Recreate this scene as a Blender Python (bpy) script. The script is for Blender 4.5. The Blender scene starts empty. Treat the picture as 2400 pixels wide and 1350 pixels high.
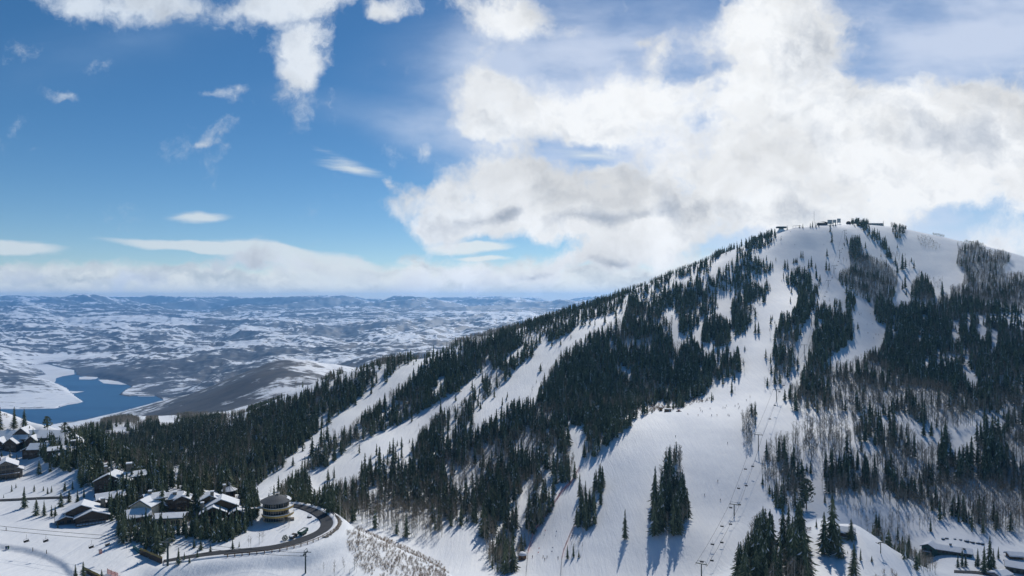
import bpy, bmesh, math, random
import numpy as np
from mathutils import Vector, Matrix, noise as mnoise
R = math.radians
scene = bpy.context.scene
COL = scene.collection
random.seed(7)
rng = np.random.default_rng(11)

# ------------------------------------------------------------------ camera
F = 1600.0            # focal length in photograph pixels (2400 wide)
CX, HZ = 1200.0, 700.0   # image column of the view axis, row of the true horizon
cam_d = bpy.data.cameras.new("camera")
cam = bpy.data.objects.new("camera", cam_d)
COL.objects.link(cam)
cam.location = (0, 0, 0)
cam.rotation_euler = (R(90), 0, 0)
cam_d.sensor_width = 36.0
cam_d.lens = 36.0 * F / 2400.0
cam_d.shift_y = (HZ - 675.0) / 2400.0
cam_d.clip_start = 0.5
cam_d.clip_end = 200000.0
scene.camera = cam

# ------------------------------------------------------------------ light
SUN_AZ, SUN_EL = 18.0, 41.0     # degrees: to the right of +Y, above the horizon
SUN_STR, SKY_STR = 2.8, 0.072
HAZE = 0.000036
sv = scene.view_settings
sv.view_transform = 'Standard'
try: sv.look = 'None'
except Exception: pass
sv.exposure = 0.15
sv.gamma = 1.0
sv.use_curve_mapping = False
sun_d = bpy.data.lights.new("sun", 'SUN')
sun_d.energy = SUN_STR
sun_d.angle = R(0.5)
sun_d.color = (1.0, 0.955, 0.88)
sun = bpy.data.objects.new("sun", sun_d)
COL.objects.link(sun)
sdir = Vector((math.sin(R(SUN_AZ)) * math.cos(R(SUN_EL)), math.cos(R(SUN_AZ)) * math.cos(R(SUN_EL)), math.sin(R(SUN_EL))))
sun.rotation_euler = (-sdir).to_track_quat('-Z', 'Y').to_euler()
sun.location = sdir * 300

scene.cycles.transparent_max_bounces = 48
scene.cycles.volume_bounces = 1

# ------------------------------------------------------------------ node helpers
class NT:
    def __init__(s, tree): s.t = tree; s.n = tree.nodes; s.l = tree.links
    def new(s, typ, **kw):
        nd = s.n.new(typ)
        for k, v in kw.items():
            if k.startswith('i_'):
                key = k[2:]; key = int(key) if key.isdigit() else key
                s.put(nd.inputs[key], v)
            else: setattr(nd, k, v)
        return nd
    def put(s, sock, v):
        if isinstance(v, bpy.types.NodeSocket): s.l.new(v, sock)
        else: sock.default_value = v
    def m(s, op, a, b=None, c=None, clamp=False):
        nd = s.n.new('ShaderNodeMath'); nd.operation = op; nd.use_clamp = clamp
        s.put(nd.inputs[0], a)
        if b is not None: s.put(nd.inputs[1], b)
        if c is not None: s.put(nd.inputs[2], c)
        return nd.outputs[0]
    def v(s, op, a, b=None):
        nd = s.n.new('ShaderNodeVectorMath'); nd.operation = op
        s.put(nd.inputs[0], a)
        if b is not None: s.put(nd.inputs[1], b)
        return nd.outputs[0]
    def scale(s, a, f):
        nd = s.n.new('ShaderNodeVectorMath'); nd.operation = 'SCALE'
        s.put(nd.inputs[0], a); s.put(nd.inputs[3], f); return nd.outputs[0]
    def noise(s, vec, scale, detail=4, rough=0.5, dist=0.0, col=False):
        nd = s.n.new('ShaderNodeTexNoise')
        s.put(nd.inputs['Vector'], vec)
        s.put(nd.inputs['Scale'], scale); s.put(nd.inputs['Detail'], detail)
        s.put(nd.inputs['Roughness'], rough); s.put(nd.inputs['Distortion'], dist)
        return nd.outputs['Color' if col else 0]
    def ramp(s, x, a, b, lo=0.0, hi=1.0, smooth=True):
        nd = s.n.new('ShaderNodeMapRange'); nd.interpolation_type = 'SMOOTHSTEP' if smooth else 'LINEAR'
        s.put(nd.inputs['Value'], x); s.put(nd.inputs['From Min'], a); s.put(nd.inputs['From Max'], b)
        s.put(nd.inputs['To Min'], lo); s.put(nd.inputs['To Max'], hi)
        return nd.outputs['Result']
    def mix(s, f, a, b):
        nd = s.n.new('ShaderNodeMix'); nd.data_type = 'RGBA'
        s.put(nd.inputs[0], f); s.put(nd.inputs[6], a); s.put(nd.inputs[7], b)
        return nd.outputs[2]

def lin(r, g, b):
    def f(c):
        c /= 255.0
        return c / 12.92 if c <= 0.04045 else ((c + 0.055) / 1.055) ** 2.4
    return (f(r), f(g), f(b), 1.0)

# ------------------------------------------------------------------ sky with clouds (by direction in the sky)
world = bpy.data.worlds.new("World")
scene.world = world
world.use_nodes = True
W = NT(world.node_tree)
W.n.clear()
tc = W.new('ShaderNodeTexCoord')
d = W.v('NORMALIZE', tc.outputs['Generated'])
sep = W.new('ShaderNodeSeparateXYZ', i_0=d)
dx, dy, dz = sep.outputs
zc = W.m('MAXIMUM', dz, 0.015)
dsky = W.new('ShaderNodeCombineXYZ', i_0=dx, i_1=dy, i_2=zc).outputs[0]
sky = W.new('ShaderNodeTexSky', sky_type='NISHITA', sun_disc=False, sun_elevation=R(SUN_EL), sun_rotation=R(SUN_AZ),
            altitude=2600.0, air_density=1.0, dust_density=0.6, ozone_density=2.2)
W.put(sky.inputs[0], dsky)
skyc = sky.outputs[0]
hs = W.new('ShaderNodeHueSaturation', i_Hue=0.497, i_Saturation=1.28, i_Value=1.0, i_Color=skyc)
skyc = hs.outputs[0]
# azimuth/elevation as tangents towards +Y (unit: 1000 px of the 1600 px focal length)
yy = W.m('MAXIMUM', dy, 0.12)
u = W.m('DIVIDE', W.m('MULTIPLY', dx, F / 1000), yy)
u = W.m('ADD', u, CX / 1000)
v = W.m('DIVIDE', W.m('MULTIPLY', dz, -F / 1000), yy)
v = W.m('ADD', v, HZ / 1000)
P0 = W.new('ShaderNodeCombineXYZ', i_0=u, i_1=v, i_2=0.0).outputs[0]
# billowing domain warp
wn = W.noise(P0, 3.2, 5, 0.55, col=True)
warp = W.scale(W.v('SUBTRACT', wn, (0.5, 0.5, 0.5)), 0.19)
wn2 = W.noise(P0, 14.0, 4, 0.6, col=True)
warp2 = W.scale(W.v('SUBTRACT', wn2, (0.5, 0.5, 0.5)), 0.045)
P = W.v('ADD', W.v('ADD', P0, warp), warp2)
def blobs(lst, vec):
    acc = None
    for (bx, by, rx, ry, ang, w) in lst:
        mp = W.new('ShaderNodeMapping', vector_type='TEXTURE')
        W.put(mp.inputs['Vector'], vec)
        mp.inputs['Location'].default_value = (bx / 1000, by / 1000, 0)
        mp.inputs['Rotation'].default_value = (0, 0, R(ang))
        mp.inputs['Scale'].default_value = (rx / 1000, ry / 1000, 1)
        g = W.new('ShaderNodeTexGradient', gradient_type='SPHERICAL')
        W.put(g.inputs[0], mp.outputs[0])
        acc = W.m('MULTIPLY', g.outputs[1], w) if acc is None else W.m('MULTIPLY_ADD', g.outputs[1], w, acc)
    return acc
CUM = [  # x, y, rx, ry, angle, weight : heaps of cumulus in the sky
    (1320, 258, 320, 92, 0, 1.5), (1130, 225, 110, 62, -10, 0.9), (1110, 285, 90, 42, 0, 0.9), (1600, 270, 330, 100, 0, 1.5), (1780, 100, 190, 230, 20, 1.5),
    (1930, 160, 130, 200, 0, 1.2), (1800, 330, 380, 160, 0, 1.6), (2100, 330, 420, 150, 0, 1.5), (2330, 260, 250, 140, 0, 1.2), (2300, 380, 320, 100, 0, 1.0),
    (1170, 400, 140, 72, -10, 1.3), (1010, 345, 55, 40, 30, 0.7), (1010, 490, 180, 75, 0, 1.4), (1200, 480, 300, 110, 0, 1.6),
    (1450, 480, 320, 130, 0, 1.6), (1640, 430, 260, 120, 0, 1.5), (1850, 470, 320, 120, 0, 1.5), (2200, 440, 260, 70, 10, 1.2), (2370, 500, 170, 85, 0, 1.3),
    (2280, 400, 130, 60, 20, 0.7), (2000, 500, 240, 70, 0, 0.9), (1560, 560, 300, 70, 0, 1.0), (2350, 585, 190, 60, 0, 1.2), (2030, 545, 170, 60, 0, 0.9), (2400, 440, 120, 60, 0, 0.9), (2250, 590, 120, 30, 0, 0.9),
    (1190, 40, 170, 75, 10, 1.3), (1420, 15, 90, 55, -20, 0.9), (880, 45, 60, 40, -30, 0.6), (950, 30, 90, 36, -15, 0.8), (1548, 120, 46, 74, 10, 0.9), (1500, 95, 44, 20, -10, 0.5),
    (690, 90, 95, 130, -15, 1.15), (680, 190, 60, 80, 15, 0.8), (400, 5, 330, 70, 3, 1.25), (160, 20, 150, 70, 20, 0.8), (720, 5, 200, 45, 0, 1.0),
    (545, 218, 70, 38, 20, 0.62), (480, 207, 50, 14, 5, 0.38), (150, 225, 44, 18, 0, 0.5), (40, 115, 120, 60, 0, 0.42), (705, 285, 34, 50, 30, 0.33),
    (590, 355, 34, 22, 20, 0.36), (530, 350, 36, 24, 35, 0.3), (890, 415, 40, 32, 40, 0.5), (838, 490, 42, 38, 30, 0.42), (830, 540, 40, 26, 0, 0.3), (150, 527, 24, 16, 0, 0.4), (470, 328, 40, 12, 0, 0.3),
    (1230, 650, 130, 62, 0, 1.2), (1370, 640, 140, 50, -8, 1.1), (1120, 640, 90, 42, 0, 0.8), (1500, 620, 170, 52, -10, 1.0), (980, 650, 170, 46, 0, 0.75),
    (560, 640, 150, 34, 0, 0.7), (700, 620, 220, 40, 0, 0.7), (60, 650, 150, 32, 0, 0.6), (300, 660, 160, 26, 0, 0.5), (910, 602, 38, 10, 0, 0.4), (830, 600, 60, 14, 0, 0.4),
]
wn3 = W.noise(P0, 42.0, 3, 0.6, col=True)
P2 = W.v('ADD', W.v('ADD', P0, W.scale(warp, 0.35)), W.v('ADD', W.scale(warp2, 0.9), W.scale(W.v('SUBTRACT', wn3, (0.5, 0.5, 0.5)), 0.02)))
def cloudnoise(vec): return W.noise(vec, 4.6, 10, 0.60, 0.15)
fb = W.m('ADD', W.m('MULTIPLY', cloudnoise(P2), 0.86), W.m('MULTIPLY', W.noise(W.v('ADD', P2, W.scale(warp2, 2.0)), 21.0, 6, 0.66, 0.6), 0.14))
fb_sun = cloudnoise(W.v('ADD', P2, (0.022, -0.030, 0.0)))
CUM = [(a, b, c * 1.12, e * 1.12, f, w * (.62 if w > .85 else .85)) for a, b, c, e, f, w in CUM]
base = W.m('MINIMUM', blobs(CUM, P), 0.80)
dens = W.m('ADD', base, W.m('MULTIPLY', W.m('SUBTRACT', fb, 0.50), 2.7))
cum_a = W.ramp(dens, 0.16, 0.74)
relief = W.m('SUBTRACT', fb, fb_sun)         # > 0 where the side away from the sun
# smooth layered clouds: lenticular bars, stratus along the horizon
Pw = W.v('ADD', P0, W.scale(warp, 0.35))
STR = [(0, 577, 190, 24, 4, 1.5), (420, 580, 240, 16, 5, 1.3), (650, 597, 260, 30, 5, 1.5), (760, 640, 200, 40, 0, 1.0), (1100, 578, 130, 19, 0, 1.6), (1130, 605, 90, 9, 0, 1.2),
       (465, 512, 110, 20, 3, 0.95), (820, 390, 110, 24, 12, 0.62), (1370, 360, 120, 24, 4, 0.55), (760, 350, 130, 16, 18, 0.3)]
streak = W.noise(W.v('MULTIPLY', Pw, (1.0, 9.0, 1.0)), 5.0, 5, 0.6)
st = W.m('ADD', blobs(STR, Pw), W.m('MULTIPLY', W.m('SUBTRACT', streak, 0.5), 0.8))
str_a = W.ramp(st, 0.12, 0.75, 0.0, 0.85)
# thin high veil: top right and faint streaks
VEIL = [(1250, 300, 420, 260, 0, .7), (1900, 600, 600, 150, 0, .9), (2300, 90, 620, 330, 0, 1.15), (1500, 180, 520, 300, 0, 1.0), (2050, 460, 700, 300, 0, 1.0), (1100, 120, 360, 200, -20, 0.45), (950, 300, 420, 70, 14, 0.4), (300, 90, 500, 140, -15, 0.3)]
vn = W.noise(W.v('MULTIPLY', Pw, (1.0, 2.6, 1.0)), 3.0, 6, 0.55)
ve = W.m('MULTIPLY', blobs(VEIL, P0), W.ramp(vn, 0.25, 0.75, 0.35, 1.0))
veil_a = W.ramp(ve, 0.0, 0.8, 0.0, 0.8)
# heaped bank along the horizon
bkn = W.noise(W.v('MULTIPLY', W.v('ADD', P2, (5.2, 0.3, 0)), (1, 2.0, 1)), 6.5, 9, 0.58)
bkn_up = W.noise(W.v('MULTIPLY', W.v('ADD', P2, (5.21, 0.285, 0)), (1, 2.0, 1)), 6.5, 9, 0.58)
bank = W.m('ADD', W.ramp(v, 0.575, 0.665, -0.45, 1.0, False), W.m('MULTIPLY', W.m('SUBTRACT', bkn, 0.5), 2.4))
band = W.ramp(bank, 0.0, 0.55, 0.0, 0.92)
band = W.m('MAXIMUM', band, W.ramp(v, 0.665, 0.708, 0.0, 0.97))
bshade = W.m('MULTIPLY_ADD', W.m('SUBTRACT', bkn, bkn_up), 5.0, 0.33, clamp=True)
# cloud shading: thick hearts go grey, thin sunlit rims stay white
DARK = [(2200, 330, 340, 130, 0, 0.36), (1500, 300, 260, 45, 0, .5), (1300, 310, 200, 40, 0, .55), (1120, 505, 160, 34, 0, .7), (1850, 520, 200, 50, 0, .7), (2050, 430, 160, 40, 0, .6), (1880, 140, 110, 120, 20, 1.0), (1650, 485, 150, 60, 0, .75), (1200, 492, 60, 40, 0, 0.8), (1390, 530, 160, 36, 0, 0.7), (1240, 648, 80, 34, 0, 1.1), (1120, 660, 60, 22, 0, 0.7),
        (1430, 660, 90, 28, 0, 0.8), (2300, 350, 220, 90, 0, 0.5), (1500, 520, 200, 40, 0, 0.6), (1020, 655, 80, 20, 0, 0.6), (2350, 490, 80, 40, 0, 0.6), (1900, 350, 260, 70, 0, 0.35), (600, 660, 100, 18, 0, 0.4), (400, 20, 260, 40, 0, 0.4)]
dn = W.noise(W.v('ADD', P, (3.1, 1.7, 0)), 5.0, 8, 0.60, 0.3)
dark = W.m('ADD', blobs(DARK, P), W.m('MULTIPLY', W.m('SUBTRACT', dn, 0.50), 1.5))
dark = W.m('MULTIPLY', W.ramp(dark, 0.0, 1.15), W.ramp(dens, 0.35, 1.05))
dark = W.m('ADD', dark, W.m('MULTIPLY', W.m('MULTIPLY', relief, 2.7), W.ramp(dens, 0.25, 0.8)), clamp=True)
rightw = W.ramp(u, 0.2, 1.5)      # clouds glow more towards the sun
white = W.mix(rightw, lin(196, 206, 218), lin(229, 231, 233))
grey = W.mix(rightw, lin(150, 164, 184), lin(170, 178, 190))
cumc = W.mix(dark, white, grey)
pv_ = W.v('ADD', P, (1.3, 4.2, 0.0))
big = W.m('SUBTRACT', W.noise(pv_, 2.6, 6, 0.55), W.noise(W.v('ADD', pv_, (0.05, -0.07, 0)), 2.6, 6, 0.55))
bri = W.m('MULTIPLY_ADD', big, -1.3, 1.0)
bri = W.m('MINIMUM', W.m('MAXIMUM', bri, 0.80), 1.08)
cumc = W.scale(cumc, bri)
veilc = W.mix(rightw, lin(150, 178, 212), lin(206, 215, 232))
bandc = W.mix(bshade, W.mix(rightw, lin(221, 225, 225), lin(228, 230, 228)), W.mix(rightw, lin(182, 192, 200), lin(188, 193, 198)))
bandc = W.mix(W.ramp(v, 0.66, 0.705), bandc, lin(206, 211, 213))
bg_sky = W.new('ShaderNodeBackground', i_Color=skyc, i_Strength=SKY_STR)
def bgmix(prev, fac, colr, st=1.0):
    b = W.new('ShaderNodeBackground', i_Color=colr, i_Strength=st)
    mx = W.new('ShaderNodeMixShader')
    W.put(mx.inputs[0], fac); W.l.new(prev, mx.inputs[1]); W.l.new(b.outputs[0], mx.inputs[2])
    return mx.outputs[0]
sh = bgmix(bg_sky.outputs[0], veil_a, veilc)
sh = bgmix(sh, band, bandc)
sh = bgmix(sh, str_a, W.mix(rightw, lin(206, 215, 220), lin(226, 230, 228)))
sh = bgmix(sh, cum_a, cumc)
# clear blue sky behind the viewer
front = W.ramp(dy, 0.05, 0.35)
mx = W.new('ShaderNodeMixShader')
W.put(mx.inputs[0], front); W.l.new(bg_sky.outputs[0], mx.inputs[1]); W.l.new(sh, mx.inputs[2])
wo = W.new('ShaderNodeOutputWorld')
W.l.new(mx.outputs[0], wo.inputs[0])
try:
    world.cycles.sampling_method = 'MANUAL'
    world.cycles.sample_map_resolution = 512
except Exception: pass

# ------------------------------------------------------------------ object helpers
def link(o):
    COL.objects.link(o); return o
def tag(o, label=None, cat=None, group=None, kind=None):
    if label: o['label'] = label
    if cat: o['category'] = cat
    if group: o['group'] = group
    if kind: o['kind'] = kind
    return o
def empty(name, loc=(0, 0, 0), rz=0.0, scale=1.0):
    o = bpy.data.objects.new(name, None)
    o.location = loc; o.rotation_euler = (0, 0, rz); o.scale = (scale,) * 3
    o.empty_display_size = 0.5
    return link(o)
def mesh_np(name, V, faces, mats=(), mat_idx=None, smooth=False):
    """V (n,3); faces: list of (k,3) or (k,4) int arrays"""
    me = bpy.data.meshes.new(name)
    V = np.ascontiguousarray(V, dtype=np.float32)
    loops = np.concatenate([f.ravel() for f in faces]).astype(np.int32)
    tot = np.concatenate([np.full(len(f), f.shape[1], np.int32) for f in faces])
    start = np.concatenate([[0], np.cumsum(tot)[:-1]]).astype(np.int32)
    me.vertices.add(len(V)); me.vertices.foreach_set('co', V.ravel())
    me.loops.add(len(loops)); me.loops.foreach_set('vertex_index', loops)
    me.polygons.add(len(tot)); me.polygons.foreach_set('loop_start', start); me.polygons.foreach_set('loop_total', tot)
    for m in mats: me.materials.append(m)
    if mat_idx is not None: me.polygons.foreach_set('material_index', np.asarray(mat_idx, np.int32))
    me.polygons.foreach_set('use_smooth', np.full(len(tot), smooth, bool))
    me.update(calc_edges=True)
    return me
def obj_np(name, V, faces, mats, parent=None, mat_idx=None, smooth=False):
    o = bpy.data.objects.new(name, mesh_np(name, V, faces, mats, mat_idx, smooth))
    if parent: o.parent = parent
    return link(o)
def copy_tree(o, parent=None):
    c = o.copy(); COL.objects.link(c)
    if parent: c.parent = parent
    for ch in list(o.children): copy_tree(ch, c)
    return c

class MB:
    """collects simple solids into one mesh"""
    def __init__(s): s.V = []; s.Fc = []; s.n = 0
    def add(s, verts, faces, M=None):
        vs = [Vector(p) for p in verts]
        if M is not None: vs = [M @ p for p in vs]
        s.V += [tuple(p) for p in vs]; s.Fc += [tuple(i + s.n for i in f) for f in faces]; s.n += len(vs); return s
    def box(s, x0, x1, y0, y1, z0, z1, M=None):
        return s.add([(x0, y0, z0), (x1, y0, z0), (x1, y1, z0), (x0, y1, z0), (x0, y0, z1), (x1, y0, z1), (x1, y1, z1), (x0, y1, z1)],
                     [(3, 2, 1, 0), (4, 5, 6, 7), (0, 1, 5, 4), (1, 2, 6, 5), (2, 3, 7, 6), (3, 0, 4, 7)], M)
    def prism(s, poly, z0, z1, M=None):
        n = len(poly)
        a = sum(poly[i][0] * poly[(i + 1) % n][1] - poly[(i + 1) % n][0] * poly[i][1] for i in range(n))
        if a < 0: poly = poly[::-1]
        return s.add([(x, y, z0) for x, y in poly] + [(x, y, z1) for x, y in poly],
                     [tuple(range(n))[::-1], tuple(range(n, 2 * n))] + [(i, (i + 1) % n, (i + 1) % n + n, i + n) for i in range(n)], M)
    def tube(s, pts, r, seg=6, r1=None, cap=True):
        pts = [Vector(p) for p in pts]; n = len(pts); base = s.n
        up = Vector((0, 0, 1))
        for i, p in enumerate(pts):
            t = (pts[min(i + 1, n - 1)] - pts[max(i - 1, 0)]).normalized()
            a = t.cross(up)
            if a.length < 1e-3: a = t.cross(Vector((1, 0, 0)))
            a.normalize(); b = t.cross(a)
            rr = r if r1 is None else r + (r1 - r) * i / (n - 1)
            for k in range(seg):
                w = 2 * math.pi * k / seg
                s.V.append(tuple(p + a * math.cos(w) * rr + b * math.sin(w) * rr))
        s.n += n * seg
        for i in range(n - 1):
            for k in range(seg):
                q = (k + 1) % seg
                s.Fc.append((base + i * seg + k, base + i * seg + q, base + (i + 1) * seg + q, base + (i + 1) * seg + k))
        if cap:
            s.Fc.append(tuple(base + k for k in range(seg))[::-1]); s.Fc.append(tuple(base + (n - 1) * seg + k for k in range(seg)))
        return s
    def lathe(s, prof, seg=24, a0=0.0, a1=360.0, M=None):
        """prof: list of (radius, z)"""
        full = abs(a1 - a0 - 360) < 1e-6
        m = seg if full else seg + 1
        vs = []
        for r, z in prof:
            for k in range(m):
                w = R(a0 + (a1 - a0) * k / seg)
                vs.append((r * math.cos(w), r * math.sin(w), z))
        fs = []
        for i in range(len(prof) - 1):
            for k in range(seg):
                q = (k + 1) % m
                fs.append((i * m + k, i * m + q, (i + 1) * m + q, (i + 1) * m + k))
        return s.add(vs, fs, M)
    def build(s, name, mat, parent=None, smooth=False):
        me = bpy.data.meshes.new(name)
        me.from_pydata(s.V, [], s.Fc)
        me.materials.append(mat)
        if smooth:
            for p in me.polygons: p.use_smooth = True
        me.update()
        o = bpy.data.objects.new(name, me)
        if parent: o.parent = parent
        return link(o)

MATS = {}
def mat(name, col, rough=0.8, metal=0.0, nscale=None, namp=0.25, col2=None, spec=0.3, bump=0.0):
    if name in MATS: return MATS[name]
    m = bpy.data.materials.new(name); m.use_nodes = True
    N = NT(m.node_tree)
    b = m.node_tree.nodes['Principled BSDF']
    b.inputs['Base Color'].default_value = (*col[:3], 1); b.inputs['Roughness'].default_value = rough
    b.inputs['Metallic'].default_value = metal; b.inputs['Specular IOR Level'].default_value = spec
    if nscale:
        t = N.new('ShaderNodeTexCoord')
        nz = N.noise(t.outputs['Object'], nscale, 4, 0.6)
        c2 = col2 or tuple(c * (1 - namp) for c in col[:3])
        N.put(b.inputs['Base Color'], N.mix(N.ramp(nz, 0.35, 0.65), (*col[:3], 1), (*c2[:3], 1)))
        if bump:
            bp = N.new('ShaderNodeBump', i_Height=nz, i_Distance=bump); N.l.new(bp.outputs[0], b.inputs['Normal'])
    MATS[name] = m
    return m

# ------------------------------------------------------------------ the ground: one height field
LAKE_Z = -650.0
def lakeD(py): return -LAKE_Z * F / (py - HZ)
CP = [  # (column, row, distance) of surveyed ground points
 # village bench and nursery run
 (-200,1350,235),(0,1350,246),(200,1350,258),(400,1350,267),(600,1352,268),(715,1342,279),(850,1345,286),(1000,1378,290),
 (0,1290,272),(150,1265,285),(300,1290,279),(393,1322,275),(0,1215,312),(190,1215,312),(60,1140,358),(60,1110,384),(80,1045,428),(20,978,462),
 (180,1018,428),(200,1057,405),(233,1077,390),(283,1100,372),(340,1122,360),(450,1150,350),(560,1166,348),(640,1172,350),(690,1181,346),
 (100,1000,445),(0,965,470),(330,1205,315),(450,1240,306),(430,1200,325),(250,1150,345),
 (500,1302,282),(780,1216,325),(700,1281,293),(650,1226,317),(600,1290,287),(540,1200,330),
 (200,1105,500),(283,1150,460),(450,1200,430),(560,1205,410),(640,1190,400),(690,1195,400),(100,1100,600),(100,1060,900),(100,1012,1300),(0,1080,620),(0,1050,900),(0,1002,1400),
 (800,1236,333),(850,1246,335),(950,1291,335),(1050,1345,330),(1100,1400,320),(900,1322,300),
 (800,1278,375),(900,1312,395),(1000,1352,395),(1000,1276,450),(1100,1292,440),(1130,1345,400),(1150,1262,460),(850,1231,450),(800,1222,450),
 (720,1173,480),(640,1153,520),(590,1160,515),(450,1125,600),(283,1085,660),(200,1045,800),
 # long forested flank on the left
 (740,1040,640),(850,930,760),(960,850,870),(1040,830,930),(700,1090,580),
 (950,845,900),(850,862,860),(760,890,815),(700,915,795),(640,945,785),(570,975,780),(500,1000,800),(600,1050,650),(500,1070,680),(400,1085,700),(300,1055,780),
 (400,1003,950),(333,995,980),(230,1000,1000),(390,984,1250),(300,977,1350),(180,1000,1400),(450,972,1300),(560,968,1200),(300,1010,1700),
 (950,900,1040),(850,915,1000),(700,975,950),(950,930,1500),(850,940,1500),(1100,900,1500),
 (683,870,2400),(567,903,2400),(400,947,2500),(320,967,2600),(240,988,2800),(600,960,1600),(500,972,1600),(650,905,2000),(757,883,2300),(860,890,2300),(950,900,2300),
 (683,925,3200),(567,945,3300),(757,900,3200),(860,880,3200),
 (733,1133,560),(870,1060,625),(1000,985,720),(1140,900,810),(1260,800,940),
 (1123,993,690),(1230,900,800),(1330,800,920),(1450,740,1020),
 # ridge
 (1100,795,990),(1150,785,1010),(1250,760,1050),(1350,728,1090),(1460,692,1140),(1500,672,1160),(1600,632,1220),(1700,592,1270),(1780,562,1310),(1850,537,1340),
 (1900,530,1360),(1950,528,1370),(2000,526,1380),(2050,528,1390),(2100,533,1390),(2200,553,1370),(2300,575,1340),(2370,592,1320),(2450,615,1300),(2600,650,1250),
 (1150,830,1200),(1350,780,1280),(1500,730,1350),(1700,650,1460),(1850,590,1540),(2000,575,1580),(2200,610,1560),(2400,660,1500),(2600,700,1450),
 (1350,860,2000),(1700,790,2200),(2000,740,2300),(2300,760,2300),(2600,780,2200),
 # faces of the mountain
 (1300,1100,560),(1200,1200,500),(1200,1300,455),(1100,1150,560),(1000,1150,560),(900,1150,540),(800,1130,565),(1200,1050,640),(1340,1000,640),
 (1500,930,750),(1500,850,850),(1600,800,920),(1600,720,1040),(1700,700,1080),(1500,760,960),(1400,900,780),
 (1750,905,725),(1780,820,820),(1800,740,930),(1850,650,1090),(1900,580,1240),
 (1600,965,640),(1720,931,690),(1600,954,690),(1600,932,740),(1500,988,615),(1420,1010,600),
 (1600,1060,545),(1600,1150,485),(1465,1262,425),(1600,1262,420),(1640,1350,385),(1480,1350,390),(1300,1345,400),(1240,1300,440),(1350,1200,480),(1400,1080,555),(1540,1205,450),
 (1903,750,900),(1870,890,740),(1820,940,670),(1778,1055,560),(1720,1212,460),
 (2000,700,1010),(2050,800,880),(1950,860,780),(2000,950,660),(2200,900,720),(2300,800,860),(2390,700,1060),(2200,650,1160),(2100,600,1240),(2000,600,1220),
 (1900,1000,610),(2000,1050,560),(2200,1000,600),(2390,1000,600),(1900,1130,510),(2100,1150,490),(2300,1150,490),(2390,1200,460),(1850,1200,450),
 (2050,1190,460),(2200,1240,430),(2200,1292,402),(2300,1330,378),(2390,1350,366),
 (1945,1290,336),(1985,1228,365),(2001,1227,362),(2051,1256,355),(2098,1289,346),(2122,1305,341),(2145,1350,325),(2050,1300,405),(2120,1345,385),(2001,1275,400),
 (1790,1345,322),(1900,1345,312),(2050,1350,312),(1725,1350,350),(1880,1232,410),(1820,1190,450),(1945,1212,400),(1750,1282,405),
 # valley floor, lake shores and far hills
 (500,880,5000),(600,850,5500),(700,842,5500),(800,840,5000),(900,820,5500),(60,900,4900),(20,872,5600),(0,830,7000),(200,838,7000),(100,820,8000),(300,868,5700),(350,850,6200),
 (0,780,10000),(300,780,10000),(700,790,8500),(1000,790,7500),(1200,770,8000),(0,730,16000),(400,740,15000),(800,740,14000),(1200,735,14000),(1300,716,20000),
 (-200,712,24000),(0,711,24000),(300,710,25000),(600,707,26000),(900,706,26000),(1100,703,26000),(1300,708,28000),(-200,716,42000),(600,714,42000),(1300,713,42000),
 (1700,800,6000),(2200,820,5000),(2600,820,5000),(2000,740,16000),(2500,740,16000),(1700,708,26000),(2500,708,26000),(2500,713,42000),
 (-300,1350,230),(-300,1200,305),(-300,1000,440),(-300,1010,1300),(-300,960,4000),(-300,800,8000),(2700,1350,350),(2700,1100,500),(2700,900,720),(2700,720,1100),
 (600,1880,150),(1500,2000,150),(2200,1950,150),(-200,1780,150),(3600,1300,350),(3600,900,900),(3600,800,2500),(3600,720,20000),(-1200,1350,230),(-1200,1000,600),(-1200,950,3500),(-1200,715,20000),
]
CP += [(x, y, lakeD(y)) for x, y in ((100,956),(180,940),(290,905),(150,880),(50,958),(100,856),(0,990),(100,985),(200,975),(380,945),(250,925))]
VW = 1.15
def tps_fit(pts, lam=2e-4):
    P = np.array([(a / 1000.0, VW * math.log(c)) for a, b, c in pts]); y = np.array([b for a, b, c in pts], float)
    n = len(P)
    r2 = ((P[:, None] - P[None]) ** 2).sum(-1)
    K = 0.5 * r2 * np.log(r2 + 1e-12) + lam * np.eye(n)
    A = np.zeros((n + 3, n + 3)); A[:n, :n] = K; A[:n, n] = 1; A[:n, n + 1:] = P; A[n, :n] = 1; A[n + 1:, :n] = P.T
    w = np.linalg.solve(A, np.concatenate([y, np.zeros(3)]))
    return P, w
TP, TW = tps_fit(CP)
def tps_eval(px, D):
    q = np.stack([np.asarray(px, float) / 1000.0, VW * np.log(D)], -1).reshape(-1, 2)
    out = np.empty(len(q))
    n = len(TP)
    for i in range(0, len(q), 40000):
        c = q[i:i + 40000]
        r2 = (c[:, 0, None] - TP[None, :, 0]) ** 2 + (c[:, 1, None] - TP[None, :, 1]) ** 2
        out[i:i + 40000] = (0.5 * r2 * np.log(r2 + 1e-12)) @ TW[:n] + TW[n] + c @ TW[n + 1:]
    return out.reshape(np.shape(px))
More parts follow.
